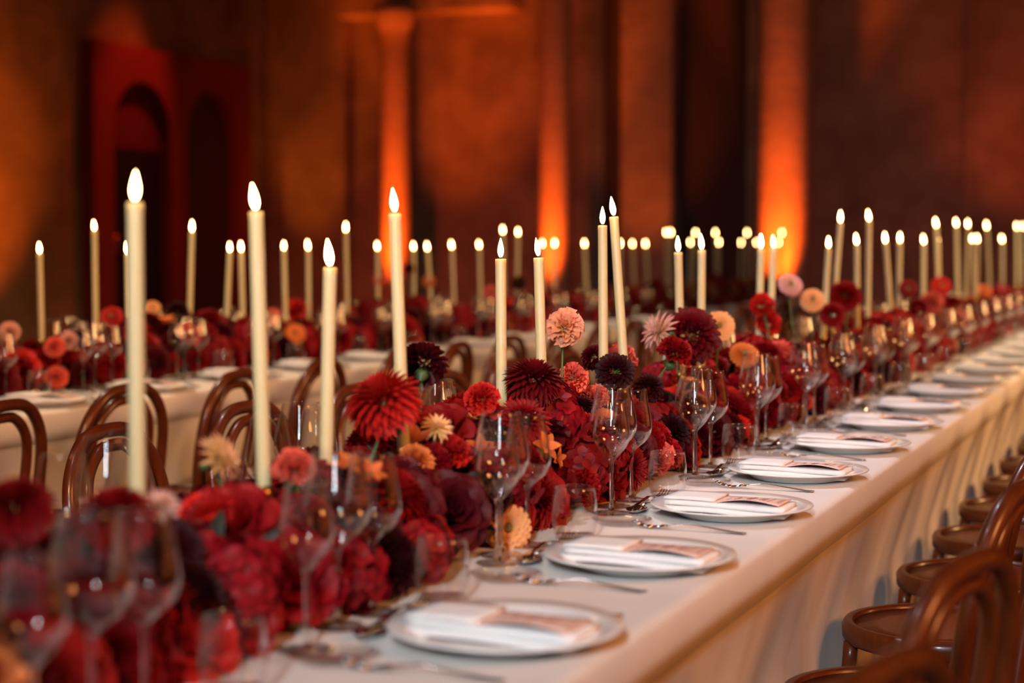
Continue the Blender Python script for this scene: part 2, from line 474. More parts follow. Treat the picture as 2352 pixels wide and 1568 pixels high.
structure('door_handle', tube_mesh('door_handle', [(LW + 0.07, A1[0] + 0.14, 1.05), (LW + 0.07, A1[0] + 0.14, 1.35)], 0.014, M['brass']), parent=d1)
# end wall with pilasters, strips coloured as shaded slots and columns
end = structure('wall_end', box_mesh('wall_end', (LW - 0.4, 9, EW, EW + 0.4, 0, ZT), M['wall']), 'plaster end wall washed with orange light')
structure('wall_right', box_mesh('wall_right', (6.5, 6.9, -4, EW + 0.4, 0, ZT), M['wall']), 'plaster wall on the open side of the hall, glowing amber')
def pil(n, xa, xb, dpt, mat, label, z1=ZT):
    return structure(n, box_mesh(n, (wall_x(xa), wall_x(xb), EW - dpt, EW + 0.02, 0, z1), mat, 0.015), label)
pil('trim_2', -9.05, -8.32, 0.16, M['wall'], 'broad plain pilaster beside the portal corner')
pil('trim_3', -5.29, -4.78, 0.34, M['wall'], 'narrow pilaster between two strips painted with recess shade')
pil('trim_4', -5.56, -5.29, 0.03, M['recess_shade'], 'flat strip painted with recess shade beside the narrow pilaster')  # raised strip, its colour carries the shade of a slot
pil('trim_5', -4.78, -4.14, 0.03, M['recess_shade'], 'flat panel painted with recess shade beside the broad lit column')  # raised panel coloured as a shaded recess
pil('trim_6', -2.12, -2.03, 0.06, M['wall'], 'thin upright moulding on the dark part of the end wall')
structure('trim_8', box_mesh('cornice', (wall_x(-8.32), wall_x(-6.4), EW - 0.42, EW + 0.02, wz(3.56), wz(3.86)), M['wall'], 0.02), 'pale ledge along the top of the end wall')
def column(n, x, r, ztop, label, seed, cap):
    random.seed(seed)
    bm = bmesh.new()
    prof = [(r * 1.2, 0), (r * 1.2, 0.18), (r * 1.05, 0.22)]
    z = 0.30
    while z < ztop - 0.2:
        prof.append((r, z)); z += 0.11
    prof += [(r, ztop - 0.05)]
    if cap: prof += [(r * 1.1, ztop), (r * 1.5, ztop + 0.16), (r * 1.55, ztop + 0.25), (0.001, ztop + 0.25)]
    else: prof += [(r, ZT)]
    lathe(bm, prof, 28)
    o = structure(n, finish(n, bm, M['stone']), label)
    o.location = (x, COLS[int(n[-1]) - 1][1], 0)
    return o
column('column_1', on_y_x(COLS[0][0], COLS[0][1]), 0.155, wz(3.35), 'slim round column with a carved capital, lit orange', 1, True)
column('column_2', on_y_x(COLS[1][0], COLS[1][1]), 0.165, ZT, 'rough slim stone column reaching the top, lit orange', 2, False)
column('column_3', on_y_x(COLS[2][0], COLS[2][1]), 0.27, ZT, 'thick stone column in the dark part, lit red-orange', 3, False)

# ------------------------------------------------------------------ tables and cloths
TZ = 0.75
def long_table(x0, x1, y0, y1, which):
    t = thing('banquet_table', f'long trestle table under the white cloth of the {which} table', 'table', ((x0 + x1) / 2, y0, 0))
    hx, ln = (x1 - x0) / 2 - 0.03, y1 - y0
    put('tabletop', box_mesh('tabletop', (-hx, hx, 0.03, ln - 0.03, TZ - 0.05, TZ - 0.012), M['wood']), t)
    k = 0
    yy = 0.5
    leg = box_mesh('leg', (-0.03, 0.03, -0.03, 0.03, 0, TZ - 0.05), M['wood'])
    while yy < ln:
        for sx in (-1, 1): put('leg', leg, t, (sx * (hx - 0.12), yy, 0))
        yy += 1.8
    c = thing('tablecloth', f'white linen cloth hanging to the floor on the {which} table', 'tablecloth', (x0, y0, 0))
    W, n = x1 - x0, int((y1 - y0) / 0.07)
    random.seed(len(which))
    ph = [random.uniform(0, 6) for _ in range(6)]
    # skirt: a strip round the four sides with soft vertical folds
    bm = bmesh.new()
    ring = []
    for k in range(n + 1): ring.append((W, ln * k / n, 1, 0))
    for k in range(1, 12): ring.append((W - W * k / 12, ln, 0, 1))
    for k in range(n + 1): ring.append((0, ln - ln * k / n, -1, 0))
    for k in range(1, 12): ring.append((W * k / 12, 0, 0, -1))
    hts = [TZ - 0.07, 0.60, 0.45, 0.28, 0.12, 0.004]
    cols = []
    for i, (x, y, nx, ny) in enumerate(ring):
        s = y * 1.0 + x
        col = []
        for j, z in enumerate(hts):
            f = (TZ - 0.07 - z) / TZ
            wv = f * (0.008 * math.sin(s * 13 + ph[0] + 0.8 * math.sin(s * 2.1)) + 0.005 * math.sin(s * 31 + ph[1]) + 0.006 * math.sin(s * 5.3 + ph[2])) - 0.064 * min(1.0, f * 3.2)
            col.append(bm.verts.new((x + nx * wv - nx * 0.007, y + ny * wv - ny * 0.007, z)))
        cols.append(col)
    for a, b in zip(cols, cols[1:] + cols[:1]):
        for j in range(len(hts) - 1): bm.faces.new((a[j], a[j + 1], b[j + 1], b[j]))
    bmesh.ops.recalc_face_normals(bm, faces=bm.faces[:])
    put('skirt', finish('skirt', bm, M['skirt']), c)
    # top sheet with a rounded edge and a short drop
    bm = bmesh.new()
    prof = [(-0.012, TZ - 0.088), (-0.006, TZ - 0.088), (-0.002, TZ - 0.05), (0.001, TZ - 0.012), (-0.003, TZ - 0.004), (-0.012, TZ)]
    m = int(ln / 0.25)
    rows = []
    for k in range(m + 1):
        y = ln * k / m
        row = []
        e = 0.0015 * math.sin(y * 7 + ph[3]) + 0.001 * math.sin(y * 23)
        for o_, z in prof: row.append(bm.verts.new((W + o_ + e * (TZ - z) / 0.09, y, z)))
        inner = [0.02, 0.03] + [0.03 + (W - 0.06) * q / 8 for q in range(1, 8)] + [W - 0.03, W - 0.02]
        for q, dx in enumerate(inner): row.append(bm.verts.new((W - dx, y, TZ + (0.0004 * math.sin(y * 5 + q) if 0.05 < dx < W - 0.05 else 0))))
        for o_, z in reversed(prof): row.append(bm.verts.new((-o_ - e * (TZ - z) / 0.09, y, z)))
        rows.append(row)
    for a, b in zip(rows, rows[1:]):
        for j in range(len(a) - 1): bm.faces.new((a[j], a[j + 1], b[j + 1], b[j]))
    for row, flip in ((rows[0], False), (rows[-1], True)):
        f = bm.faces.new(row if flip else row[::-1])
    bmesh.ops.recalc_face_normals(bm, faces=bm.faces[:])
    put('top_sheet', finish('top_sheet', bm, M['cloth']), c)
    return c
XR, XL = -0.68, -1.80          # front table edges
XC = -1.245                    # its centre line
YR, YL = -3.24, -4.38          # second table edges
YC = -3.81
long_table(XL, XR, 0.75, 16.2, 'front')
long_table(YL, YR, 2.4, 16.3, 'rear')

# ------------------------------------------------------------------ place setting pieces (meshes shared by all copies)
plate_me = lathe_mesh('plate', [(0.0, 0.006), (0.075, 0.0055), (0.098, 0.007), (0.108, 0.013), (0.130, 0.0195), (0.1495, 0.0235), (0.1505, 0.022), (0.149, 0.0205), (0.128, 0.0165), (0.106, 0.0095), (0.096, 0.002), (0.088, 0.0), (0.0, 0.001)], M['china'], 48)
def double_wall(prof, wall=0.0011, floor_=0.004):
    """outer profile from the bottom up, over a rounded rim and down the inside"""
    rim = prof[-1]
    ins = [(max(r - wall * (1 if z > prof[0][1] + 0.02 else 1.6), 0.0), z) for r, z in prof if z > prof[0][1] + floor_]
    return [(0.0, prof[0][1])] + prof + [(rim[0] - wall * 0.5, rim[1] + wall * 0.5)] + ins[::-1] + [(0.0, prof[0][1] + floor_)]
def bowl_mesh(name, prof, seg=32):
    return lathe_mesh(name, double_wall(prof), M['glass'], seg)
def smooth_prof(p, n=4):
    return [(max(v.x, 0.0), v.y) for v in catmull([(a, b, 0) for a, b in p], n)]
GL = {
 'white_wine_glass': dict(h=0.210, bowl=[(0.0045, 0.098), (0.012, 0.106), (0.026, 0.122), (0.0345, 0.140), (0.0335, 0.160), (0.029, 0.185), (0.0248, 0.210)], stem=0.098),
 'red_wine_glass': dict(h=0.232, bowl=[(0.0045, 0.100), (0.014, 0.109), (0.034, 0.128), (0.0455, 0.150), (0.044, 0.174), (0.0375, 0.203), (0.0315, 0.232)], stem=0.100),
 'water_goblet': dict(h=0.218, bowl=[(0.0045, 0.096), (0.013, 0.104), (0.031, 0.120), (0.0395, 0.139), (0.038, 0.160), (0.033, 0.190), (0.0285, 0.218)], stem=0.096),
}
for k, g in GL.items():
    g['bowl_me'] = bowl_mesh('bowl', smooth_prof(g['bowl'], 4))
    s = g['stem']
    g['stem_me'] = lathe_mesh('stem', [(0.0, 0.004), (0.006, 0.0065), (0.0042, 0.014), (0.0034, 0.03), (0.0032, s * 0.7), (0.0038, s - 0.008), (0.0062, s + 0.002), (0.006, s + 0.005), (0.0, s + 0.004)], M['crystal'], 12)
    g['foot_me'] = lathe_mesh('foot', [(0.0, 0.0), (0.034, 0.0), (0.0352, 0.0012), (0.034, 0.0024), (0.018, 0.0034), (0.007, 0.0062), (0.0, 0.007)], M['glass'], 28)
tumbler_wall = lathe_mesh('tumbler_wall', double_wall(smooth_prof([(0.027, 0.0), (0.0345, 0.006), (0.0385, 0.03), (0.0385, 0.055), (0.0345, 0.088)], 4), 0.0013, 0.009), M['glass'], 36)
tumbler_base = lathe_mesh('base', [(0.0, 0.0012), (0.026, 0.0012), (0.032, 0.005), (0.0325, 0.0085), (0.0, 0.0080)], M['glass'], 28)
dish_me = lathe_mesh('glass_dish', [(0.0, 0.0), (0.044, 0.0), (0.0535, 0.008), (0.0545, 0.0095), (0.053, 0.0100), (0.044, 0.0035), (0.0, 0.003)], M['glass'], 36)

def strip_mesh(name, stations, mat, thick=0.0016):
    """cutlery blank: stations (x, half-width, z, dish) along x, with a dished cross-section"""
    bm = bmesh.new(); rows = []
    for x, hw, z, dsh in stations:
        top = [bm.verts.new((x, hw * t, z + dsh * (t * t) + thick)) for t in (-1, -0.5, 0, 0.5, 1)]
        bot = [bm.verts.new((x, hw * t, z + dsh * (t * t))) for t in (1, 0.5, 0, -0.5, -1)]
        rows.append(top + bot)
    for a, b in zip(rows, rows[1:]):
        n = len(a)
        for j in range(n): bm.faces.new((a[j], b[j], b[(j + 1) % n], a[(j + 1) % n]))
    bm.faces.new(rows[0]); bm.faces.new(rows[-1][::-1])
    bmesh.ops.recalc_face_normals(bm, faces=bm.faces[:])
    return finish(name, bm, mat)
# long axis x: business end at -x, handle end at +x; lies on z=0
def cutlery(L):
    h = [(-0.02, 0.0032, 0.012, 0), (0.01, 0.0034, 0.011, 0), (0.06, 0.005, 0.005, 0), (0.095, 0.0078, 0.001, 0), (0.108, 0.0082, 0.0004, 0), (0.112, 0.007, 0.0004, 0)]
    return [(x * L, hw, z, d) for x, hw, z, d in h]
fork_handle = strip_mesh('handle', [(-0.036, 0.0105, 0.0045, 0.001), (-0.030, 0.0085, 0.0042, 0.0005), (-0.022, 0.0042, 0.0075, 0)] + cutlery(0.98)[1:], M['steel'])
bm = bmesh.new()
for k in range(4):
    y = -0.0085 + k * 0.00567
    for (x0, z0, x1, z1) in ((-0.037, 0.0045, -0.06, 0.0010), (-0.06, 0.0010, -0.08, 0.004), (-0.08, 0.004, -0.094, 0.011)):
        pts = [(x0, y, z0 + 0.001), (x1, y, z1 + 0.001)]
        tube(bm, pts, 0.0016 if x1 > -0.09 else [0.0016, 0.0009], 6)
tines_me = finish('tines', bm, M['steel'])
fork_me = fork_handle
knife_handle = strip_mesh('handle', [(0.015, 0.0055, 0.002, 0), (0.03, 0.0062, 0.002, 0), (0.07, 0.007, 0.002, 0), (0.108, 0.0092, 0.001, 0), (0.113, 0.008, 0.001, 0)], M['steel'], 0.005)
knife_blade = strip_mesh('blade', [(-0.115, 0.001, 0.002, 0), (-0.105, 0.0055, 0.002, 0), (-0.075, 0.009, 0.002, 0), (0.0, 0.0088, 0.002, 0), (0.016, 0.0052, 0.002, 0)], M['steel'], 0.0014)
spoon_bowl = strip_mesh('spoon_bowl', [(-0.088, 0.003, 0.0065, 0.001), (-0.082, 0.011, 0.004, 0.004), (-0.07, 0.0165, 0.001, 0.007), (-0.055, 0.0185, 0.0004, 0.008), (-0.04, 0.016, 0.0015, 0.006), (-0.03, 0.009, 0.005, 0.003), (-0.022, 0.004, 0.009, 0)], M['steel'], 0.0012)
spoon_handle = strip_mesh('handle', [(-0.024, 0.0036, 0.0085, 0), (0.0, 0.0032, 0.010, 0), (0.04, 0.004, 0.006, 0), (0.078, 0.007, 0.0008, 0), (0.088, 0.0075, 0.0003, 0), (0.091, 0.006, 0.0003, 0)], M['steel'])

# folded napkin: a stack of folded layers and a wrap-over flap on the half away from the diner
def layer_mesh(name, x0, x1, y0, y1, z0, th, sag, mat, nx=14, ny=4):
    bm = bmesh.new(); g = [[None] * (ny + 1) for _ in range(nx + 1)]; h = [[None] * (ny + 1) for _ in range(nx + 1)]
    for i in range(nx + 1):
        for j in range(ny + 1):
            u, v = i / nx, j / ny
            x, y = x0 + (x1 - x0) * u, y0 + (y1 - y0) * v
            z = sag(u, v)
            g[i][j] = bm.verts.new((x, y, z0 + z)); h[i][j] = bm.verts.new((x, y, z0 + z + th))
    for i in range(nx):
        for j in range(ny):
            bm.faces.new((g[i][j], g[i][j + 1], g[i + 1][j + 1], g[i + 1][j]))
            bm.faces.new((h[i][j], h[i + 1][j], h[i + 1][j + 1], h[i][j + 1]))
    for i in range(nx):
        bm.faces.new((g[i][0], g[i + 1][0], h[i + 1][0], h[i][0])); bm.faces.new((g[i + 1][ny], g[i][ny], h[i][ny], h[i + 1][ny]))
    for j in range(ny):
        bm.faces.new((g[0][j + 1], g[0][j], h[0][j], h[0][j + 1])); bm.faces.new((g[nx][j], g[nx][j + 1], h[nx][j + 1], h[nx][j]))
    return finish(name, bm, mat, smooth=True)
lower_fold = layer_mesh('lower_fold', -0.118, 0.116, -0.05, 0.05, 0.0, 0.009, lambda u, v: 0.0022 * math.sin(u * 5) * (1 - v) + 0.012 * max(0, abs(u - 0.5) - 0.40), M['napkin'])
upper_fold = layer_mesh('upper_fold', -0.112, 0.112, -0.047, 0.049, 0.0105, 0.009, lambda u, v: 0.0018 * math.sin(u * 4 + 1), M['napkin'])
flap = layer_mesh('flap', -0.114, -0.018, -0.048, 0.05, 0.0222, 0.004, lambda u, v: 0.001 * math.sin(u * 3), M['napkin'], 6, 4)
card_me = layer_mesh('card', -0.06, 0.104, -0.046, 0.044, 0.0208, 0.0006, lambda u, v: 0.0004 + 0.0075 * max(0, math.sin((u - 0.3) * math.pi / 0.7)) * (1 - v) if u > 0.3 else 0.0004, M['card'], 20, 5)
def card_z(x, y):
    u, v = (x + 0.06) / 0.164, (y + 0.046) / 0.09
    return 0.0208 + 0.0004 + (0.0075 * max(0, math.sin((u - 0.3) * math.pi / 0.7)) * (1 - v) if u > 0.3 else 0) + 0.0009
random.seed(4)
bm = bmesh.new()
for xg, lines in ((-0.002, 1), (0.014, 2), (0.036, 3), (0.060, 3), (0.078, 1), (0.093, 2)):
    for q in range(lines):
        x = xg + q * 0.0042
        hl = random.uniform(0.012, 0.030)
        y = -hl
        while y < hl:
            wl = random.uniform(0.003, 0.008)
            pts = []
            for s in range(5):
                yy = y + wl * s / 4; xx = x + random.uniform(-0.0008, 0.0008)
                pts.append((xx, yy, card_z(xx, yy)))
            tube(bm, pts, 0.00042, 4)
            y += wl + 0.0016
ink_me = finish('printed_lines', bm, M['ink'])

SIDES = {  # side: (x of plate centres, rotation, wording)
  'fr': (-0.82, 0.0, 'right edge of the front table'),
  'fl': (-1.665, math.pi, 'left edge of the front table'),
  'rr': (-3.385, 0.0, 'right edge of the rear table'),
  'rl': (-4.235, math.pi, 'left edge of the rear table'),
}
def local(side, y, dx, dy):
    X, rot, _ = SIDES[side]
    s = 1 if rot == 0 else -1
    return X + s * dx, y + s * dy
def glass_at(kind, side, y, dx, dy, label, group):
    x, yy = local(side, y, dx, dy)
    g = GL[kind]
    t = thing(kind, label, 'wine glass', (x, yy, TZ + 0.0012), (0, 0, random.uniform(0, 6)), group)
    put('bowl', g['bowl_me'], t); put('stem', g['stem_me'], t); put('foot', g['foot_me'], t)
    return t
def setting(side, y, n, full=True, cutl=True, names=None):
    X, rot, word = SIDES[side]
    o = ORD[n]
    where = f'{o} place along the {word}'
    j = lambda a=0.008: random.uniform(-a, a)
    Z = TZ + 0.0012
    if full:
        x, yy = local(side, y, 0, 0)
        tag(put('dinner_plate', plate_me, None, (x, yy, Z), (0, 0, 0)), f'white dinner plate at the {where}', 'plate', 'plates along the ' + word)
        t = thing('napkin', f'white folded napkin at the {where}', 'napkin', (x + j(0.004), yy + j(0.004), Z + 0.0075), (0, 0, rot + j(0.06)), 'napkins on the plates')
        put('lower_fold', lower_fold, t); put('upper_fold', upper_fold, t); put('flap', flap, t)
        if cutl:
            c = tag(put('menu_card', card_me, None, t.location, t.rotation_euler), f'blush menu card at the {where}', 'menu', 'menu cards on the napkins')
            put('printed_lines', ink_me, c)
    if cutl:
        def lay(name, parts, dx, dy, r, label, cat):
            x, yy = local(side, y, dx, dy)
            t = thing(name, label, cat, (x, yy, Z), (0, 0, rot + r), cat + 's along the ' + word)
            for pn, me in parts: put(pn, me, t)
        lay('dinner_fork', [('handle', fork_handle), ('tines', tines_me)], -0.035 + j(), -0.192 + j(0.004), j(0.06), f'steel dinner fork at the {where}', 'fork')
        lay('dinner_knife', [('handle', knife_handle), ('blade', knife_blade)], -0.018 + j(), 0.176 + j(0.004), j(0.05), f'steel dinner knife at the {where}', 'knife')
        lay('dessert_spoon', [('spoon_bowl', spoon_bowl), ('handle', spoon_handle)], -0.171, 0.015 + j(), math.pi / 2 + j(0.05), f'steel dessert spoon at the {where}', 'spoon')
        lay('dessert_fork', [('handle', fork_handle), ('tines', tines_me)], -0.190, 0.10 + j(), -math.pi / 2 + j(0.05), f'small dessert fork at the {where}', 'fork')
        x, yy = local(side, y, -0.158, -0.165)
        tag(put('butter_dish', dish_me, None, (x, yy, Z)), f'clear glass butter dish at the {where}', 'dish', 'glass dishes along the ' + word)
    ga = {1: (-0.145, 0.0, 0.088), 0: (-0.12, 0.0, 0.10)}.get(n, (-0.068, 0.012, 0.108)) if side == 'fr' else (-0.075, 0.012, 0.105)
    glass_at('white_wine_glass', side, y, -0.212 + j(0.005), ga[0] + j(0.008), f'narrow white wine glass at the {where}', 'wine glasses along the ' + word)
    glass_at('red_wine_glass', side, y, -0.234 + j(0.004), ga[1] + j(0.006), f'wide red wine glass at the {where}', 'wine glasses along the ' + word)
    glass_at('water_goblet', side, y, -0.228 + j(0.004), ga[2] + j(0.006), f'medium water goblet at the {where}', 'wine glasses along the ' + word)
    x, yy = local(side, y, -0.182 + j(0.004), 0.205 + j(0.006))
    tb = tag(put('water_tumbler', tumbler_wall, None, (x, yy, Z)), f'stemless glass tumbler at the {where}', 'tumbler', 'tumblers along the ' + word)
    put('base', tumbler_base, tb)

random.seed(11)
STEP = 0.5543
for n in range(21):
    y = 2.012 + STEP * (n - 1)
    setting('fr', y, n, True, n < 17)
for n in range(20):
    y = 1.50 + STEP * n
    setting('fl', y, n, True, False)
for n in range(20):
    setting('rr', 4.07 + 0.575 * n - 0.15, n, True, n < 5)
for n in range(18):
    setting('rl', 4.9 + 0.575 * n, n, False, False)

# ------------------------------------------------------------------ bentwood chairs
# the sitter faces -x; seat centre at the origin
outer = [(0.250, -0.215, 0.0), (0.218, -0.205, 0.18), (0.184, -0.188, 0.40), (0.186, -0.190, 0.50), (0.203, -0.198, 0.64), (0.221, -0.178, 0.755), (0.233, -0.105, 0.832), (0.236, 0.0, 0.848)]
outer = outer + [(x, -y, z) for x, y, z in reversed(outer[:-1])]
inner = [(0.176, -0.105, 0.458), (0.184, -0.125, 0.56), (0.200, -0.136, 0.66), (0.216, -0.118, 0.752), (0.2235, -0.062, 0.806), (0.2255, 0.0, 0.816)]
inner = inner + [(x, -y, z) for x, y, z in reversed(inner[:-1])]
ring_pts = [(0.150 * math.cos(a), 0.150 * math.sin(a), 0.235) for a in [2 * math.pi * k / 28 for k in range(28)]]
hoop_me = tube_mesh('back_hoop', catmull(outer, 6), 0.0162, M['wood'], 10)
ihoop_me = tube_mesh('inner_hoop', catmull(inner, 6), 0.0138, M['wood'], 10)
sring_me = tube_mesh('leg_ring', ring_pts, 0.009, M['wood'], 8, True)
frame_me = lathe_mesh('seat_frame', [(0.182, 0.424), (0.194, 0.424), (0.200, 0.432), (0.201, 0.456), (0.195, 0.465), (0.182, 0.4655), (0.176, 0.462), (0.176, 0.428), (0.182, 0.424)], M['wood'], 40)
seat_me = lathe_mesh('seat', [(0.0, 0.452), (0.177, 0.452), (0.177, 0.458), (0.12, 0.4565), (0.0, 0.4555)], M['seat'], 40)
def leg_me(s):
    return tube_mesh('front_leg', catmull([(-0.168, s * 0.148, 0.0), (-0.154, s * 0.138, 0.2), (-0.140, s * 0.124, 0.426)], 5), [0.0115 + 0.004 * k / 10 for k in range(11)], M['wood'], 10)
legs = [leg_me(-1), leg_me(1)]
def make_chair(label, loc, rz, group):
    t = thing('bentwood_chair', label, 'chair', loc, (0, 0, rz), group)
    put('seat', seat_me, t); put('seat_frame', frame_me, t); put('back_hoop', hoop_me, t); put('inner_hoop', ihoop_me, t)
    put('front_leg', legs[0], t); put('front_leg', legs[1], t); put('leg_ring', sring_me, t)
    return t
random.seed(5)
proto = None
def chair(x, y, rz, label, group):
    global proto
    if proto is None:
        proto = make_chair(label, (x, y, 0), rz, group); return proto
    return copy_thing(proto, (x, y, 0), rz, label, group)
CHY = [1.71, 2.30, 3.06, 3.67, 4.27] + [4.85 + 0.575 * k for k in range(12)]
for n, yc in enumerate(CHY):
    chair(-0.513 + random.uniform(-0.004, 0.010), yc, -0.28 + random.uniform(-0.05, 0.05), f'brown bentwood chair, {ORD[n]} along the right edge of the front table', 'chairs along the right edge of the front table')
for n in range(19):
    chair(-1.985 - random.uniform(-0.006, 0.012), 2.05 + 0.57 * n, math.pi + random.uniform(-0.08, 0.08), f'dark bentwood chair, {ORD[n]} along the left edge of the front table', 'chairs along the left edge of the front table')
for n in range(20):
    chair(-3.055 + random.uniform(-0.006, 0.012), 3.55 + 0.575 * n, random.uniform(-0.10, 0.10), f'brown bentwood chair, {ORD[n]} along the right edge of the rear table', 'chairs along the right edge of the rear table')

# ------------------------------------------------------------------ candles
LONG, SHORT = 0.40, 0.32
wax_me = {}
for nm, L_ in (('tall', LONG), ('short', SHORT)):
    wax_me[nm] = lathe_mesh('wax', [(0.0, 0.0), (0.0085, 0.0), (0.0092, 0.01), (0.0105, 0.03), (0.0105, L_ * 0.5), (0.0102, L_ - 0.012), (0.0106, L_ - 0.003), (0.0098, L_), (0.0085, L_ - 0.0015), (0.0, L_ - 0.003)], M['wax'], 18)
bm = bmesh.new(); tube(bm, [(0, 0, -0.004), (0.0003, 0, 0.004), (0.0012, 0, 0.010)], 0.0009, 6); wick_me = finish('wick', bm, M['wick'])
flame_me = lathe_mesh('flame', [(0.0, 0.0), (0.0032, 0.002), (0.0055, 0.008), (0.0062, 0.0135), (0.0052, 0.022), (0.003, 0.031), (0.0012, 0.037), (0.0, 0.040)], M['flame'], 12)
cup_me = lathe_mesh('cup', [(0.0, -0.006), (0.006, -0.006), (0.0125, 0.0), (0.0128, 0.018), (0.0112, 0.018), (0.0108, 0.0005), (0.0, 0.0)], M['brass'], 16)
base_me = lathe_mesh('base', [(0.0, 0.0), (0.038, 0.0), (0.039, 0.002), (0.037, 0.004), (0.008, 0.007), (0.0, 0.008)], M['brass'], 24)
def candle(tx, ty, bx, by, plane, n, tall, table_word):
    top = on_x(tx, ty, plane)
    if top.y > 16.1: top = CAM + (top - CAM) * (16.1 / top.y)
    d = depth(top)
    bot = at_depth(bx, by, d)
    ax = (top - bot).normalized()
    L_ = LONG if tall else SHORT
    base = top - ax * L_
    q = Vector((0, 0, 1)).rotation_difference(ax)
    size = 'tall' if tall else 'shorter'
    t = thing('taper_candle', f'{size} lit ivory taper candle, {ORD[n]} along the {table_word} table', 'candle', base, q.to_euler(), f'lit tapers on the {table_word} table')
    put('wax', wax_me['tall' if tall else 'short'], t)
    put('wick', wick_me, t, (0, 0, L_))
    put('flame', flame_me, t, (0, 0, L_ + 0.0035), (random.uniform(-0.06, 0.06), random.uniform(-0.14, 0.02), 0), random.uniform(0.9, 1.08))
    h = thing('candle_holder', f'slim brass holder under taper {ORD[n]} along the {table_word} table', 'candle holder', (base.x, base.y, TZ + 0.0012), (0, 0, 0), f'candle holders on the {table_word} table')
    off = base - Vector((base.x, base.y, TZ + 0.0012))
    put('cup', cup_me, h, off - ax * 0.0005, q.to_euler())
    put('base', base_me, h)
    put('stem', tube_mesh('stem', [(0, 0, 0.006), (0, 0, off.z * 0.5), off - ax * 0.004], 0.0035, M['brass'], 8), h)
random.seed(8)
FC = [(310, 466, 316, 1170), (588, 487, 608, 1180), (758, 615, 749, 1050), (907, 491, 921, 870), (1150, 595, 1152, 940), (1237, 592, 1243, 810),
      (1384, 518, 1386, 820), (1410, 498, 1430, 795), (1558, 580, 1561, 720), (1612, 575, 1611, 720), (1748, 572, 1743, 790), (1777, 570, 1772, 690),
      (1903, 570, 1890, 775), (1930, 512, 1919, 655), (1968, 562, 1968, 700), (1996, 508, 1993, 710), (2034, 558, 2044, 700), (2067, 557, 2064, 710),
      (2122, 560, 2121, 680), (2151, 522, 2154, 600), (2155, 558, 2156, 640), (2197, 520, 2200, 680), (2223, 522, 2219, 660), (2233, 556, 2237, 660),
      (2245, 556, 2243, 650), (2267, 526, 2272, 650), (2302, 556, 2302, 650), (2336, 526, 2336, 640), (2350, 526, 2350, 640)]
for n, (a, b, c, d) in enumerate(FC): candle(a, b, c, d, XC, n, b < 535 and True, 'front')
RC = [(91, 583, 96, 790), (217, 530, 220, 750), (293, 583, 296, 750), (441, 532, 435, 760), (528, 578, 519, 770), (554, 578, 558, 740), (652, 574, 656, 740),
      (708, 574, 709, 720), (794, 532, 798, 730), (867, 574, 868, 680), (950, 574, 950, 680), (982, 575, 988, 670), (1038, 571, 1042, 680), (1101, 570, 1103, 660),
      (1155, 536, 1156, 640), (1190, 540, 1188, 635), (1246, 566, 1246, 650), (1274, 566, 1273, 650), (1343, 566, 1346, 640), (1424, 566, 1424, 640), (1453, 566, 1455, 620),
      (1483, 566, 1486, 620), (1531, 540, 1532, 630), (1541, 540, 1540, 630), (1586, 562, 1583, 640), (1597, 540, 1593, 630), (1643, 540, 1645, 630), (1651, 562, 1650, 640),
      (1702, 562, 1700, 640), (1716, 540, 1716, 620), (1738, 562, 1738, 640), (1796, 540, 1796, 620), (1788, 562, 1788, 620)]
for n, (a, b, c, d) in enumerate(RC): candle(a, b, c, d, YC, n, b < 545, 'rear')

# ------------------------------------------------------------------ flowers
def petal(bm, uvl, mtx, L_, W_, shape, curl, cup, ns=4, nt=3, ruffle=0.0, seed=0.0):
    g = []
    for i in range(ns + 1):
        s = i / ns
        wdt = W_ * shape(s)
        row = []
        for j in range(nt + 1):
            t = -1 + 2 * j / nt
            z = curl(s) * L_ + cup * wdt * t * t + ruffle * L_ * s * s * math.sin(t * 5 + seed * 7)
            row.append(bm.verts.new(mtx @ Vector((L_ * s, wdt * t, z))))
        g.append(row)
    for i in range(ns):
        for j in range(nt):
            f = bm.faces.new((g[i][j], g[i + 1][j], g[i + 1][j + 1], g[i][j + 1]))
            for lp, si in zip(f.loops, (i, i + 1, i + 1, i)): lp[uvl].uv = (si / ns, 0.5)
round_tip = lambda s: 0.35 + 0.65 * math.sin(min(1, s * 1.15) * math.pi * 0.62) if s < 0.85 else (0.35 + 0.65) * (1 - ((s - 0.85) / 0.15) ** 2 * 0.62)
point_tip = lambda s: max(0.04, math.sin(math.pi * (0.18 + 0.80 * s)) ** 0.8)
fan_tip = lambda s: 0.25 + 0.75 * s
def frame(th, az, off, tilt):
    """petal frame: leaves the core at polar angle th from the flower axis (+z), azimuth az, at distance off; local x runs outward along polar angle th+tilt"""
    d = Matrix.Rotation(az, 4, 'Z')
    base = d @ Vector((math.sin(th) * off, 0, math.cos(th) * off))
    return Matrix.Translation(base) @ d @ Matrix.Rotation(th + tilt - math.pi / 2, 4, 'Y')
GA = math.pi * (3 - math.sqrt(5))
def new_bm():
    bm = bmesh.new(); return bm, bm.loops.layers.uv.new('UVMap')
def dahlia(R, N, th1, shape, wd, tilt, curl, cup, lo, hi, ns=4, nt=2, seed=1, core=0.42, inward=0.35):
    random.seed(seed)
    bm, uv = new_bm()
    for i in range(lo, hi):
        f = (i + 0.5) / N
        th = th1 * f ** 0.62
        k = 0.45 + 0.55 * min(1, f * 2.2); kw = max(k, 0.8)
        petal(bm, uv, frame(th, i * GA + random.uniform(-.08, .08), R * core, tilt * f - inward * (1 - f)), R * (1 - core) * k * random.uniform(0.92, 1.06) + 0.002, R * wd * kw,
              shape, curl, cup, ns, nt)
    return bm
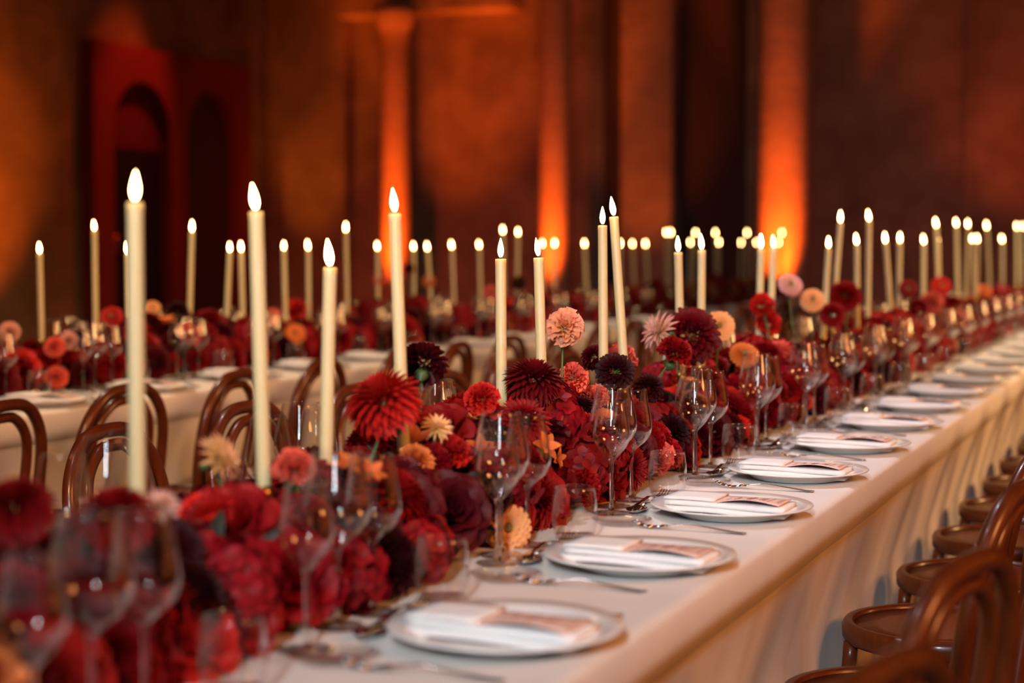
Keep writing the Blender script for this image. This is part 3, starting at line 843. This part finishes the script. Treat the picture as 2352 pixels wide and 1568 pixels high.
def split(name, fn, N, cut):
    """outer and inner petals as two meshes of one bloom"""
    return finish('outer_petals', fn(cut, N), P_['red']), finish('inner_petals', fn(0, cut), P_['red'])
BL = {}
BL['ball_dahlia'] = split('b', lambda a, b: dahlia(0.05, 165, 2.3, round_tip, 0.145, 0.15, lambda s: -0.10 * s * s, 0.9, a, b, seed=2), 165, 60)
BL['dahlia'] = split('d', lambda a, b: dahlia(0.06, 230, 2.35, point_tip, 0.115, 0.22, lambda s: 0.14 * s - 0.26 * s * s, 0.7, a, b, 4, 2, seed=3, core=0.36), 230, 90)
BL['cactus_dahlia'] = split('c', lambda a, b: dahlia(0.06, 64, 1.75, point_tip, 0.085, 0.1, lambda s: 0.10 * s - 0.12 * s * s, 1.3, a, b, 5, 2, seed=4, core=0.2, inward=0.1), 64, 22)
def carn(a, b, R=0.042, N=64):
    random.seed(9); bm, uv = new_bm()
    for i in range(a, b):
        f = (i + 0.5) / N
        th = 1.75 * f ** 0.6
        petal(bm, uv, frame(th, i * GA, R * 0.35, 0.1 * random.uniform(-1, 1)), R * 0.66 * random.uniform(0.85, 1.1), R * 0.30, fan_tip, lambda s: 0.05 * s, 0.1, 4, 5, 0.22, random.random())
    return bm
BL['carnation'] = (finish('outer_petals', carn(26, 64), P_['red']), finish('inner_petals', carn(0, 26), P_['red']))
def rose(a, b, R=0.046):
    random.seed(6); bm, uv = new_bm()
    i = 0
    for li, (n, off, th0, L_, W_) in enumerate(((3, 0.05, 0.02, 0.62, 0.30), (4, 0.13, 0.10, 0.70, 0.36), (5, 0.20, 0.30, 0.80, 0.42), (5, 0.26, 0.55, 0.90, 0.46), (6, 0.30, 0.90, 1.0, 0.50), (6, 0.28, 1.30, 1.05, 0.50))):
        for k in range(n):
            if a <= li < b:
                az = 2 * math.pi * (k + 0.5 * li) / n + random.uniform(-.15, .15)
                d = Matrix.Rotation(az, 4, 'Z')
                mtx = d @ Matrix.Translation((R * off, 0, -R * 0.45)) @ Matrix.Rotation(th0 * random.uniform(0.9, 1.1) - math.pi / 2, 4, 'Y')
                back = 0.10 + 0.13 * li
                petal(bm, uv, mtx, R * L_, R * W_ * 1.25, lambda s: 0.45 + 0.55 * math.sin(math.pi * min(1, 0.1 + 0.75 * s)) if s < 0.9 else 0.62, lambda s, q=back: -0.28 * s * (1 - s) * 1.2 + (0.0 if s < 0.6 else -q * 1.4 * (s - 0.6)), 0.55, 5, 4, 0.03, random.random())
    return bm
BL['garden_rose'] = (finish('outer_petals', rose(3, 6), P_['red']), finish('inner_petals', rose(0, 3), P_['red']))
def hydr(a, b, R=0.06, N=62):
    random.seed(12); bm, uv = new_bm()
    for i in range(a, b):
        f = (i + 0.5) / N
        th = 1.9 * math.sqrt(f); az = i * GA
        d = Vector((math.sin(th) * math.cos(az), math.sin(th) * math.sin(az), math.cos(th)))
        rr = R * random.uniform(0.68, 1.06)
        q = Vector((0, 0, 1)).rotation_difference(d).to_matrix().to_4x4()
        spin = random.uniform(0, 6)
        for k in range(4):
            mtx = Matrix.Translation(d * rr) @ q @ Matrix.Rotation(spin + k * math.pi / 2, 4, 'Z') @ Matrix.Rotation(random.uniform(-0.45, 0.1), 4, 'Y')
            petal(bm, uv, mtx, R * 0.33, R * 0.20, round_tip, lambda s: -0.1 * s * s, 0.2, 2, 2, 0.06, random.random())
    return bm
BL['hydrangea'] = (finish('outer_petals', hydr(26, 62), P_['red']), finish('inner_petals', hydr(0, 26), P_['red']))
def zin(a, b, R=0.042):
    random.seed(13); bm, uv = new_bm()
    for li, (n, th, L_) in enumerate(((10, 0.75, 0.42), (14, 1.05, 0.66), (17, 1.28, 0.86), (20, 1.48, 1.0), (20, 1.68, 0.98))):
        if not a <= li < b: continue
        for k in range(n):
            az = 2 * math.pi * (k + 0.5 * (li % 2)) / n
            mtx = Matrix.Rotation(az, 4, 'Z') @ Matrix.Translation((R * 0.16, 0, -0.004 * li * 0.5)) @ Matrix.Rotation(th - math.pi / 2, 4, 'Y')
            petal(bm, uv, mtx, R * L_ * 0.86 * random.uniform(0.94, 1.05), R * 0.19, round_tip, lambda s: 0.12 * s - 0.16 * s * s, 0.5, 4, 2)
    return bm
BL['zinnia'] = (finish('outer_petals', zin(2, 5), P_['red']), finish('inner_petals', zin(0, 2), P_['red']))
def lily(a, b, R=0.05):
    random.seed(14); bm, uv = new_bm()
    for li, (n, th) in enumerate(((3, 0.75), (3, 1.05))):
        if not a <= li < b: continue
        for k in range(n):
            az = 2 * math.pi * (k + 0.5 * li) / n
            petal(bm, uv, Matrix.Rotation(az, 4, 'Z') @ Matrix.Rotation(th - math.pi / 2, 4, 'Y'), R, R * 0.30, point_tip, lambda s: 0.1 * s - 0.3 * s * s, 0.3, 6, 4, 0.04, random.random())
    return bm
BL['alstroemeria'] = (finish('outer_petals', lily(1, 2), P_['red']), finish('inner_petals', lily(0, 1), P_['red']))
RAD = {'ball_dahlia': 0.05, 'dahlia': 0.06, 'cactus_dahlia': 0.06, 'carnation': 0.042, 'garden_rose': 0.046, 'hydrangea': 0.06, 'zinnia': 0.042, 'alstroemeria': 0.05}
EYE = lathe_mesh('flower_eye', [(0.0075, -0.004), (0.0085, 0.001), (0.006, 0.005), (0.0, 0.0065)], M['eye'], 14)
CAL = lathe_mesh('calyx', [(0.003, -0.030), (0.010, -0.022), (0.016, -0.012), (0.012, -0.004), (0.0, 0.0)], M['stem'], 10)
KINDWORD = {'ball_dahlia': 'ball dahlia', 'dahlia': 'pointed dahlia', 'cactus_dahlia': 'spidery cactus dahlia', 'carnation': 'ruffled carnation', 'garden_rose': 'garden rose', 'hydrangea': 'hydrangea head', 'zinnia': 'zinnia', 'alstroemeria': 'alstroemeria'}
# one joined mesh per kind for blooms too small in the picture to show their parts
def joined(a, b):
    bm = bmesh.new(); bm.from_mesh(a); bm.from_mesh(b); return finish('bloom', bm, P_['red'])
ONE = {k: joined(*v) for k, v in BL.items()}

def bloom(kind, colour, pos, axis, dia, label, group=None, spin=None, parts=True, stem_to=None, eye=False, calyx=False):
    q = Vector((0, 0, 1)).rotation_difference(Vector(axis).normalized())
    s = dia / (2 * RAD[kind])
    spin = random.uniform(0, 6.28) if spin is None else spin
    rot = (q.to_matrix() @ Matrix.Rotation(spin, 3, 'Z')).to_euler()
    if not parts:
        o = put(kind, ONE[kind], None, pos, rot, s, P_[colour])
        return tag(o, label, 'flower', group)
    t = thing(kind, label, 'flower', pos, rot, group)
    t.scale = (s, s, s)
    a, b = BL[kind]
    put('outer_petals', a, t, mat=P_[colour]); put('inner_petals', b, t, mat=P_[colour])
    if eye: put('flower_eye', EYE, t, (0, 0, RAD[kind] * (0.10 if kind in ('zinnia', 'alstroemeria') else 0.55)))
    if calyx: put('calyx', CAL, t, (0, 0, -RAD[kind] * 0.42))
    if stem_to is not None:
        inv = (Matrix.Translation(pos) @ rot.to_matrix().to_4x4() @ Matrix.Scale(s, 4)).inverted()
        p0, p3 = Vector(pos), Vector(stem_to)
        ax = Vector(axis).normalized()
        L_ = (p0 - p3).length
        pts = []
        p1, p2 = p0 - ax * L_ * 0.35, p3 + Vector((0, 0, 1)) * L_ * 0.35
        for k in range(11):
            u = k / 10
            pts.append(inv @ ((1 - u) ** 3 * p0 + 3 * u * (1 - u) ** 2 * p1 + 3 * u * u * (1 - u) * p2 + u ** 3 * p3))
        put('stem', tube_mesh('stem', pts, 0.0026 / s, M['stem'], 8), t)
    return t

CW = {'crimson': 'crimson', 'red': 'bright red', 'burgundy': 'burgundy', 'black': 'near-black red', 'wine': 'wine red', 'magenta': 'magenta red', 'coral': 'coral', 'orange': 'orange', 'peach': 'peach', 'blush': 'blush pink', 'pink': 'pale pink', 'yellowpink': 'yellow and pink'}
# --- the single blooms that stand out: (kind, colour, px, py, diameter px, x plane, axis in camera terms (right, up, toward), stem px or None, label)
def cam_axis(a): return RGT * a[0] + UP * a[1] - FWD * a[2]
HERO = [
 ('dahlia', 'red', 880, 922, 188, -1.20, (-0.42, 0.85, 0.18), (850, 1080), 'large bright red spiky dahlia tilted left beside the fourth front candle'),
 ('ball_dahlia', 'burgundy', 975, 832, 112, -1.26, (0.15, 0.75, -0.65), (965, 1010), 'purple burgundy dahlia seen from its green back, right of a candle'),
 ('dahlia', 'wine', 1226, 872, 140, -1.17, (0.15, 0.95, 0.12), (1170, 985), 'large deep crimson dahlia on a thick stem right of the fifth front candle'),
 ('carnation', 'blush', 1297, 754, 92, -1.20, (0.1, 0.5, 0.85), (1291, 880), 'blush pink scabious-like bloom standing highest on a thin stem'),
 ('carnation', 'coral', 1316, 868, 70, -1.22, (0.4, 0.5, 0.6), (1302, 960), 'salmon ruffled bloom tucked behind the deep crimson dahlia'),
 ('carnation', 'red', 1108, 917, 82, -1.22, (-0.2, 0.6, 0.75), (1125, 1020), 'scarlet ruffled carnation left of the fifth front candle'),
 ('cactus_dahlia', 'yellowpink', 1003, 985, 78, -1.18, (0.2, 0.75, 0.6), (1000, 1060), 'small yellow and pink dahlia below the purple burgundy one'),
 ('ball_dahlia', 'orange', 955, 1058, 88, -1.17, (0.35, 0.7, 0.6), None, 'orange ball dahlia low in the runner under the spiky red dahlia'),
 ('ball_dahlia', 'black', 1413, 852, 90, -1.17, (0.0, 0.55, 0.8), (1405, 960), 'near-black ball dahlia in front of the two leaning candles'),
 ('ball_dahlia', 'burgundy', 1362, 820, 62, -1.27, (-0.4, 0.5, 0.5), (1380, 930), 'small dark ball dahlia half behind the seventh front candle'),
 ('carnation', 'coral', 1425, 826, 78, -1.24, (0.1, 0.9, 0.3), (1430, 930), 'salmon ruffled bloom behind the near-black ball dahlia'),
 ('carnation', 'coral', 1365, 915, 66, -1.20, (0.1, 0.8, 0.5), None, 'rose coral carnation low behind the wine glasses of the third place'),
 ('ball_dahlia', 'black', 1340, 935, 60, -1.17, (0.2, 0.8, 0.5), None, 'small near-black bloom with a pale rim under the salmon carnation'),
 ('cactus_dahlia', 'pink', 1518, 762, 100, -1.22, (-0.75, 0.35, 0.45), (1560, 850), 'pale pink spidery cactus dahlia opening to the left'),
 ('ball_dahlia', 'wine', 1588, 768, 136, -1.17, (0.1, 0.6, 0.75), (1600, 900), 'big dark crimson bloom between pink spidery dahlia and peach zinnia'),
 ('zinnia', 'peach', 1652, 748, 72, -1.20, (-0.2, 0.25, 0.95), (1645, 860), 'peach orange zinnia facing the camera with a clear round eye'),
 ('carnation', 'crimson', 1547, 812, 80, -1.15, (0.25, 0.8, 0.35), (1502, 905), 'crimson carnation on a bright green slanting stem'),
 ('carnation', 'red', 1750, 704, 62, -1.22, (-0.2, 0.7, 0.6), (1770, 800), 'upper scarlet bloom behind the eleventh front candle'),
 ('carnation', 'red', 1762, 744, 64, -1.22, (0.4, 0.5, 0.6), (1780, 830), 'lower scarlet bloom behind the eleventh front candle'),
 ('ball_dahlia', 'black', 1490, 890, 74, -1.16, (0.1, 0.75, 0.6), None, 'near-black dahlia under the slanting green stem'),
 ('zinnia', 'pink', 1816, 652, 58, -1.22, (0.15, 0.5, 0.8), (1820, 760), 'soft pink bloom standing tall on a thin stem before the thick column'),
 ('zinnia', 'peach', 1866, 688, 58, -1.20, (-0.1, 0.4, 0.9), (1866, 780), 'pale daisy bloom with a green eye beside the soft pink one'),
 ('ball_dahlia', 'crimson', 1942, 678, 76, -1.20, (0.2, 0.6, 0.7), (1945, 770), 'dark crimson bloom beyond the thirteenth front candle'),
 ('ball_dahlia', 'crimson', 1912, 722, 60, -1.16, (-0.2, 0.6, 0.7), None, 'dark crimson bloom low beside the thirteenth front candle'),
 ('zinnia', 'red', 2162, 656, 46, -1.20, (0, 0.3, 0.95), (2160, 720), 'scarlet poppy-like bloom with a dark eye among the far candles'),
 ('ball_dahlia', 'coral', 2140, 694, 54, -1.16, (0, 0.6, 0.8), None, 'coral orange bloom below the scarlet poppy-like bloom'),
 ('zinnia', 'crimson', 2086, 662, 44, -1.20, (-0.1, 0.4, 0.9), (2088, 720), 'dark red bloom left of the scarlet poppy-like bloom'),
 ('ball_dahlia', 'crimson', 2110, 706, 46, -1.16, (0, 0.6, 0.8), None, 'dark red bloom left of the coral orange bloom'),
 ('zinnia', 'orange', 2262, 668, 34, -1.20, (0, 0.5, 0.8), (2262, 720), 'orange bloom near the far end of the front table'),
 ('zinnia', 'peach', 1166, 1212, 112, -1.075, (0.25, 0.1, 0.95), None, 'peach yellow dahlia facing out at the foot of the runner'),
 ('alstroemeria', 'orange', 1250, 1028, 80, -1.10, (0.5, 0.5, 0.7), (1240, 1090), 'orange lily-like bloom behind a wine glass of the second place'),
 ('alstroemeria', 'orange', 1276, 1052, 56, -1.10, (0.9, 0.0, 0.5), None, 'small orange lily-like bloom pointing right'),
 ('cactus_dahlia', 'yellowpink', 500, 1052, 118, -1.22, (0.75, 0.45, 0.3), (520, 1150), 'peach and yellow dahlia turned right on a stem beside the second front candle'),
 ('carnation', 'coral', 676, 1080, 104, -1.19, (0.1, 0.85, 0.4), (690, 1160), 'salmon pink ruffled bloom right of the second front candle'),
 ('cactus_dahlia', 'pink', 368, 1166, 100, -1.16, (0.1, 0.8, 0.5), (365, 1230), 'pale pink and cream spiky bloom right of the first front candle'),
 ('dahlia', 'crimson', 262, 1190, 200, -1.19, (-0.15, 0.95, 0.25), (270, 1300), 'wide red dahlia in front of the first front candle'),
 ('dahlia', 'crimson', 35, 1165, 190, -1.22, (-0.1, 0.9, 0.3), (40, 1300), 'red dahlia cut by the left border of the photo'),
 ('garden_rose', 'crimson', 530, 1190, 170, -1.18, (-0.1, 0.7, 0.7), None, 'full crimson rose between the first two front candles'),
 ('garden_rose', 'red', 470, 1160, 110, -1.22, (-0.2, 0.8, 0.4), None, 'smaller red rose behind the full crimson rose'),
 ('garden_rose', 'crimson', 590, 1140, 110, -1.24, (0.1, 0.9, 0.3), None, 'crimson rose at the foot of the second front candle'),
 ('ball_dahlia', 'black', 385, 1270, 170, -1.15, (0.0, 0.5, 0.8), None, 'large near-black dahlia in shadow low near the first place'),
 ('garden_rose', 'magenta', 660, 1310, 190, -1.10, (0.2, 0.5, 0.8), None, 'large magenta red rose spilling toward the first place'),
 ('hydrangea', 'magenta', 1270, 965, 150, -1.17, (0.3, 0.6, 0.7), None, 'magenta red hydrangea head right of the fifth front candle'),
 ('garden_rose', 'burgundy', 1040, 1165, 150, -1.10, (0.3, 0.4, 0.8), None, 'dark burgundy rose low between second place glasses'),
 ('hydrangea', 'crimson', 1340, 1080, 150, -1.10, (0.3, 0.4, 0.8), None, 'crimson hydrangea head behind the second place tumbler'),
 ('alstroemeria', 'orange', 800, 1075, 90, -1.13, (0.1, 0.8, 0.5), None, 'orange lily-like bloom behind the first place wine glasses'),
 ('alstroemeria', 'orange', 850, 1090, 80, -1.12, (0.4, 0.6, 0.6), None, 'second orange lily-like bloom behind the first place wine glasses'),
 ('zinnia', 'orange', 1710, 812, 70, -1.14, (0.1, 0.6, 0.7), None, 'burnt orange bloom behind the fourth place glasses'),
 ('cactus_dahlia', 'coral', 1790, 806, 70, -1.16, (0.2, 0.8, 0.4), None, 'coral spiky bloom beside the eleventh front candle foot'),
 ('zinnia', 'peach', 350, 706, 38, -3.80, (0.2, 0.5, 0.8), (352, 780), 'round peach bloom beside a dark one on the rear table'),
 ('ball_dahlia', 'black', 408, 716, 54, -3.80, (0.2, 0.6, 0.8), (405, 790), 'dark round bloom right of the peach one on the rear table'),
 ('zinnia', 'red', 256, 726, 54, -3.80, (0, 0.5, 0.8), (256, 790), 'red bloom standing by the second rear candle'),
 ('ball_dahlia', 'pink', 158, 782, 44, -3.68, (0.2, 0.4, 0.8), None, 'pink bloom low right of the first rear candle'),
 ('ball_dahlia', 'coral', 125, 796, 50, -3.66, (-0.2, 0.5, 0.8), None, 'coral bloom at the foot of the first rear candle'),
 ('ball_dahlia', 'pink', 22, 762, 50, -3.72, (0.2, 0.5, 0.8), None, 'pink bloom at the left border on the rear table'),
 ('zinnia', 'orange', 676, 766, 50, -3.66, (0, 0.3, 0.95), None, 'orange zinnia facing the camera on the rear table'),
 ('zinnia', 'coral', 624, 726, 44, -3.74, (0, 0.5, 0.9), None, 'coral bloom behind the second front candle on the rear table'),
 ('garden_rose', 'red', 676, 706, 44, -3.80, (0, 0.6, 0.8), (678, 760), 'red rose right of a rear candle'),
 ('zinnia', 'coral', 871, 640, 32, -3.80, (0, 0.4, 0.9), (872, 690), 'small coral bloom standing on a rear candle line'),
 ('zinnia', 'orange', 985, 645, 32, -3.80, (0, 0.4, 0.9), (986, 690), 'small orange bloom standing by the twelfth rear candle'),
 ('ball_dahlia', 'burgundy', 939, 616, 26, -3.80, (0, 0.4, 0.9), (940, 690), 'tall dark bloom standing against the lit slim column'),
 ('ball_dahlia', 'black', 1190, 650, 34, -3.80, (0, 0.5, 0.9), (1190, 690), 'dark bloom under the sixteenth rear candle'),
 ('zinnia', 'coral', 1128, 672, 36, -3.80, (0, 0.3, 0.95), (1128, 700), 'coral bloom with dark eye on the rear table'),
]
random.seed(21)
hero_pts = []
for (k, c, px, py, dpx, xp, ax, st, lab) in HERO:
    p = on_x(px, py, xp)
    d = depth(p)
    dia = dpx * d / F
    s_to = None
    if st:
        s_to = at_depth(st[0], st[1], d)
        s_to.z = max(s_to.z, TZ + 0.02)
    bloom(k, c, p, cam_axis(ax), dia, lab, 'flowers standing above the runner', None, True, s_to, eye=k in ('zinnia', 'alstroemeria'), calyx=st is not None)
    hero_pts.append((p, dia / 2))

# --- the packed runner of each table
PAL = [('garden_rose', 'crimson', 15), ('garden_rose', 'wine', 9), ('garden_rose', 'burgundy', 12), ('garden_rose', 'red', 6), ('hydrangea', 'magenta', 7), ('hydrangea', 'crimson', 5), ('ball_dahlia', 'burgundy', 9), ('ball_dahlia', 'crimson', 9), ('dahlia', 'crimson', 9),
       ('ball_dahlia', 'black', 7), ('carnation', 'crimson', 10), ('carnation', 'red', 4), ('zinnia', 'orange', 3), ('carnation', 'coral', 3), ('alstroemeria', 'orange', 3), ('carnation', 'magenta', 7)]
tot = sum(p[2] for p in PAL)
def pick():
    r = random.uniform(0, tot)
    for k, c, w_ in PAL:
        r -= w_
        if r <= 0: return k, c
    return PAL[0][:2]
SZ = {'garden_rose': (0.085, 0.115), 'hydrangea': (0.09, 0.12), 'ball_dahlia': (0.07, 0.105), 'dahlia': (0.10, 0.13), 'carnation': (0.06, 0.08), 'zinnia': (0.055, 0.075), 'alstroemeria': (0.06, 0.085)}
CANDLE_Y = {'front': [], 'rear': []}
for n, (a, b, c, d) in enumerate(FC): CANDLE_Y['front'].append((on_x(a, b, XC).y, n))
for n, (a, b, c, d) in enumerate(RC): CANDLE_Y['rear'].append((on_x(a, b, YC).y, n))
SEEN = {}
def bloom_label(k, c, p, a, word):
    n = min(CANDLE_Y[word], key=lambda q: abs(q[0] - p.y))[1]
    side = 'at the right foot' if a < 20 else 'on the right flank' if a < 70 else 'on top' if a < 105 else 'on the left flank' if a < 160 else 'at the left foot'
    key = f'{CW[c]} {KINDWORD[k]} {side} by the {ORD[n]} {word} candle'
    SEEN[key] = SEEN.get(key, 0) + 1
    return key if SEEN[key] == 1 else f'{ORD[SEEN[key] - 1]} {key}'
def runner(xc, y0, y1, word, step_near, step_far, ybreak, hw=0.165, ht=0.145):
    y = y0
    while y < y1:
        near = y < ybreak
        angs = (4, 30, 56, 84, 112, 145, 176) if near else (6, 42, 80, 120, 165)
        for a in angs:
            th = math.radians(a + random.uniform(-9, 9))
            k, c = pick()
            lo, hi = SZ[k]
            dia = random.uniform(lo, hi) * (1.0 if near else 1.25)
            hgt = ht * (0.85 + 0.25 * math.sin(y * 3.1 + xc) + random.uniform(-0.08, 0.10))
            p = Vector((xc + hw * math.cos(th) * random.uniform(0.9, 1.03), y + random.uniform(-0.03, 0.03), TZ + 0.035 + hgt * math.sin(th)))
            if a < 20 or a > 160: p.z = TZ + max(0.052, dia * 0.5)
            r = dia / 2
            if any((p - q).length < (r + rr) * 0.62 for q, rr in hero_pts if abs(q.y - p.y) < 0.3): continue
            axis = Vector((math.cos(th), random.uniform(-0.7, 0.35), math.sin(th) * 0.9 + 0.25))
            bloom(k, c, p, axis, dia, bloom_label(k, c, p, a, word), f'{CW[c]} {KINDWORD[k]}s in the {word} runner', parts=near and y < 3.6)
        y += step_near if near else step_far
random.seed(33)
runner(XC, 1.15, 13.6, 'front', 0.098, 0.135, 6.3)
runner(YC, 3.3, 15.8, 'rear', 0.125, 0.145, 4.0)

# foliage under the blooms
def leaves(xc, y0, y1, n, word, seed):
    random.seed(seed)
    bm, uv = new_bm()
    for k in range(n):
        th = math.radians(random.uniform(0, 180)); y = random.uniform(y0, y1)
        p = Vector((xc + 0.12 * math.cos(th), y, TZ + 0.03 + 0.09 * math.sin(th)))
        ax = Vector((math.cos(th), random.uniform(-0.8, 0.8), math.sin(th) + 0.2)).normalized()
        mtx = Matrix.Translation(p) @ Vector((1, 0, 0)).rotation_difference(ax).to_matrix().to_4x4() @ Matrix.Rotation(random.uniform(0, 6), 4, 'X')
        petal(bm, uv, mtx, random.uniform(0.04, 0.065), random.uniform(0.010, 0.016), point_tip, lambda s: -0.25 * s * s, 0.25, 4, 2)
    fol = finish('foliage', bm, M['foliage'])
    # a low trough of moss carries the stems
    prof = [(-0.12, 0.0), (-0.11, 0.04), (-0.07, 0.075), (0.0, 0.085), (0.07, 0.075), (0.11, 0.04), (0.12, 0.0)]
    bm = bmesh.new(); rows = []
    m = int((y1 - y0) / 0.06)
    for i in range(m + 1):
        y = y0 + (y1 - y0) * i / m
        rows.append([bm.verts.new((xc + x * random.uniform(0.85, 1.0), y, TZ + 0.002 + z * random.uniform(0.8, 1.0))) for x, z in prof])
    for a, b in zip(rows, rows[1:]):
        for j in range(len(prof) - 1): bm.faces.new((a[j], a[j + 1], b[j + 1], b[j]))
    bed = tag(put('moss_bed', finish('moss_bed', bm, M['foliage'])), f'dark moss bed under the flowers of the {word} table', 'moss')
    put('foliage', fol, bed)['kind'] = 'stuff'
leaves(XC, 1.1, 13.6, 800, 'front', 3)
leaves(YC, 3.3, 15.8, 700, 'rear', 4)
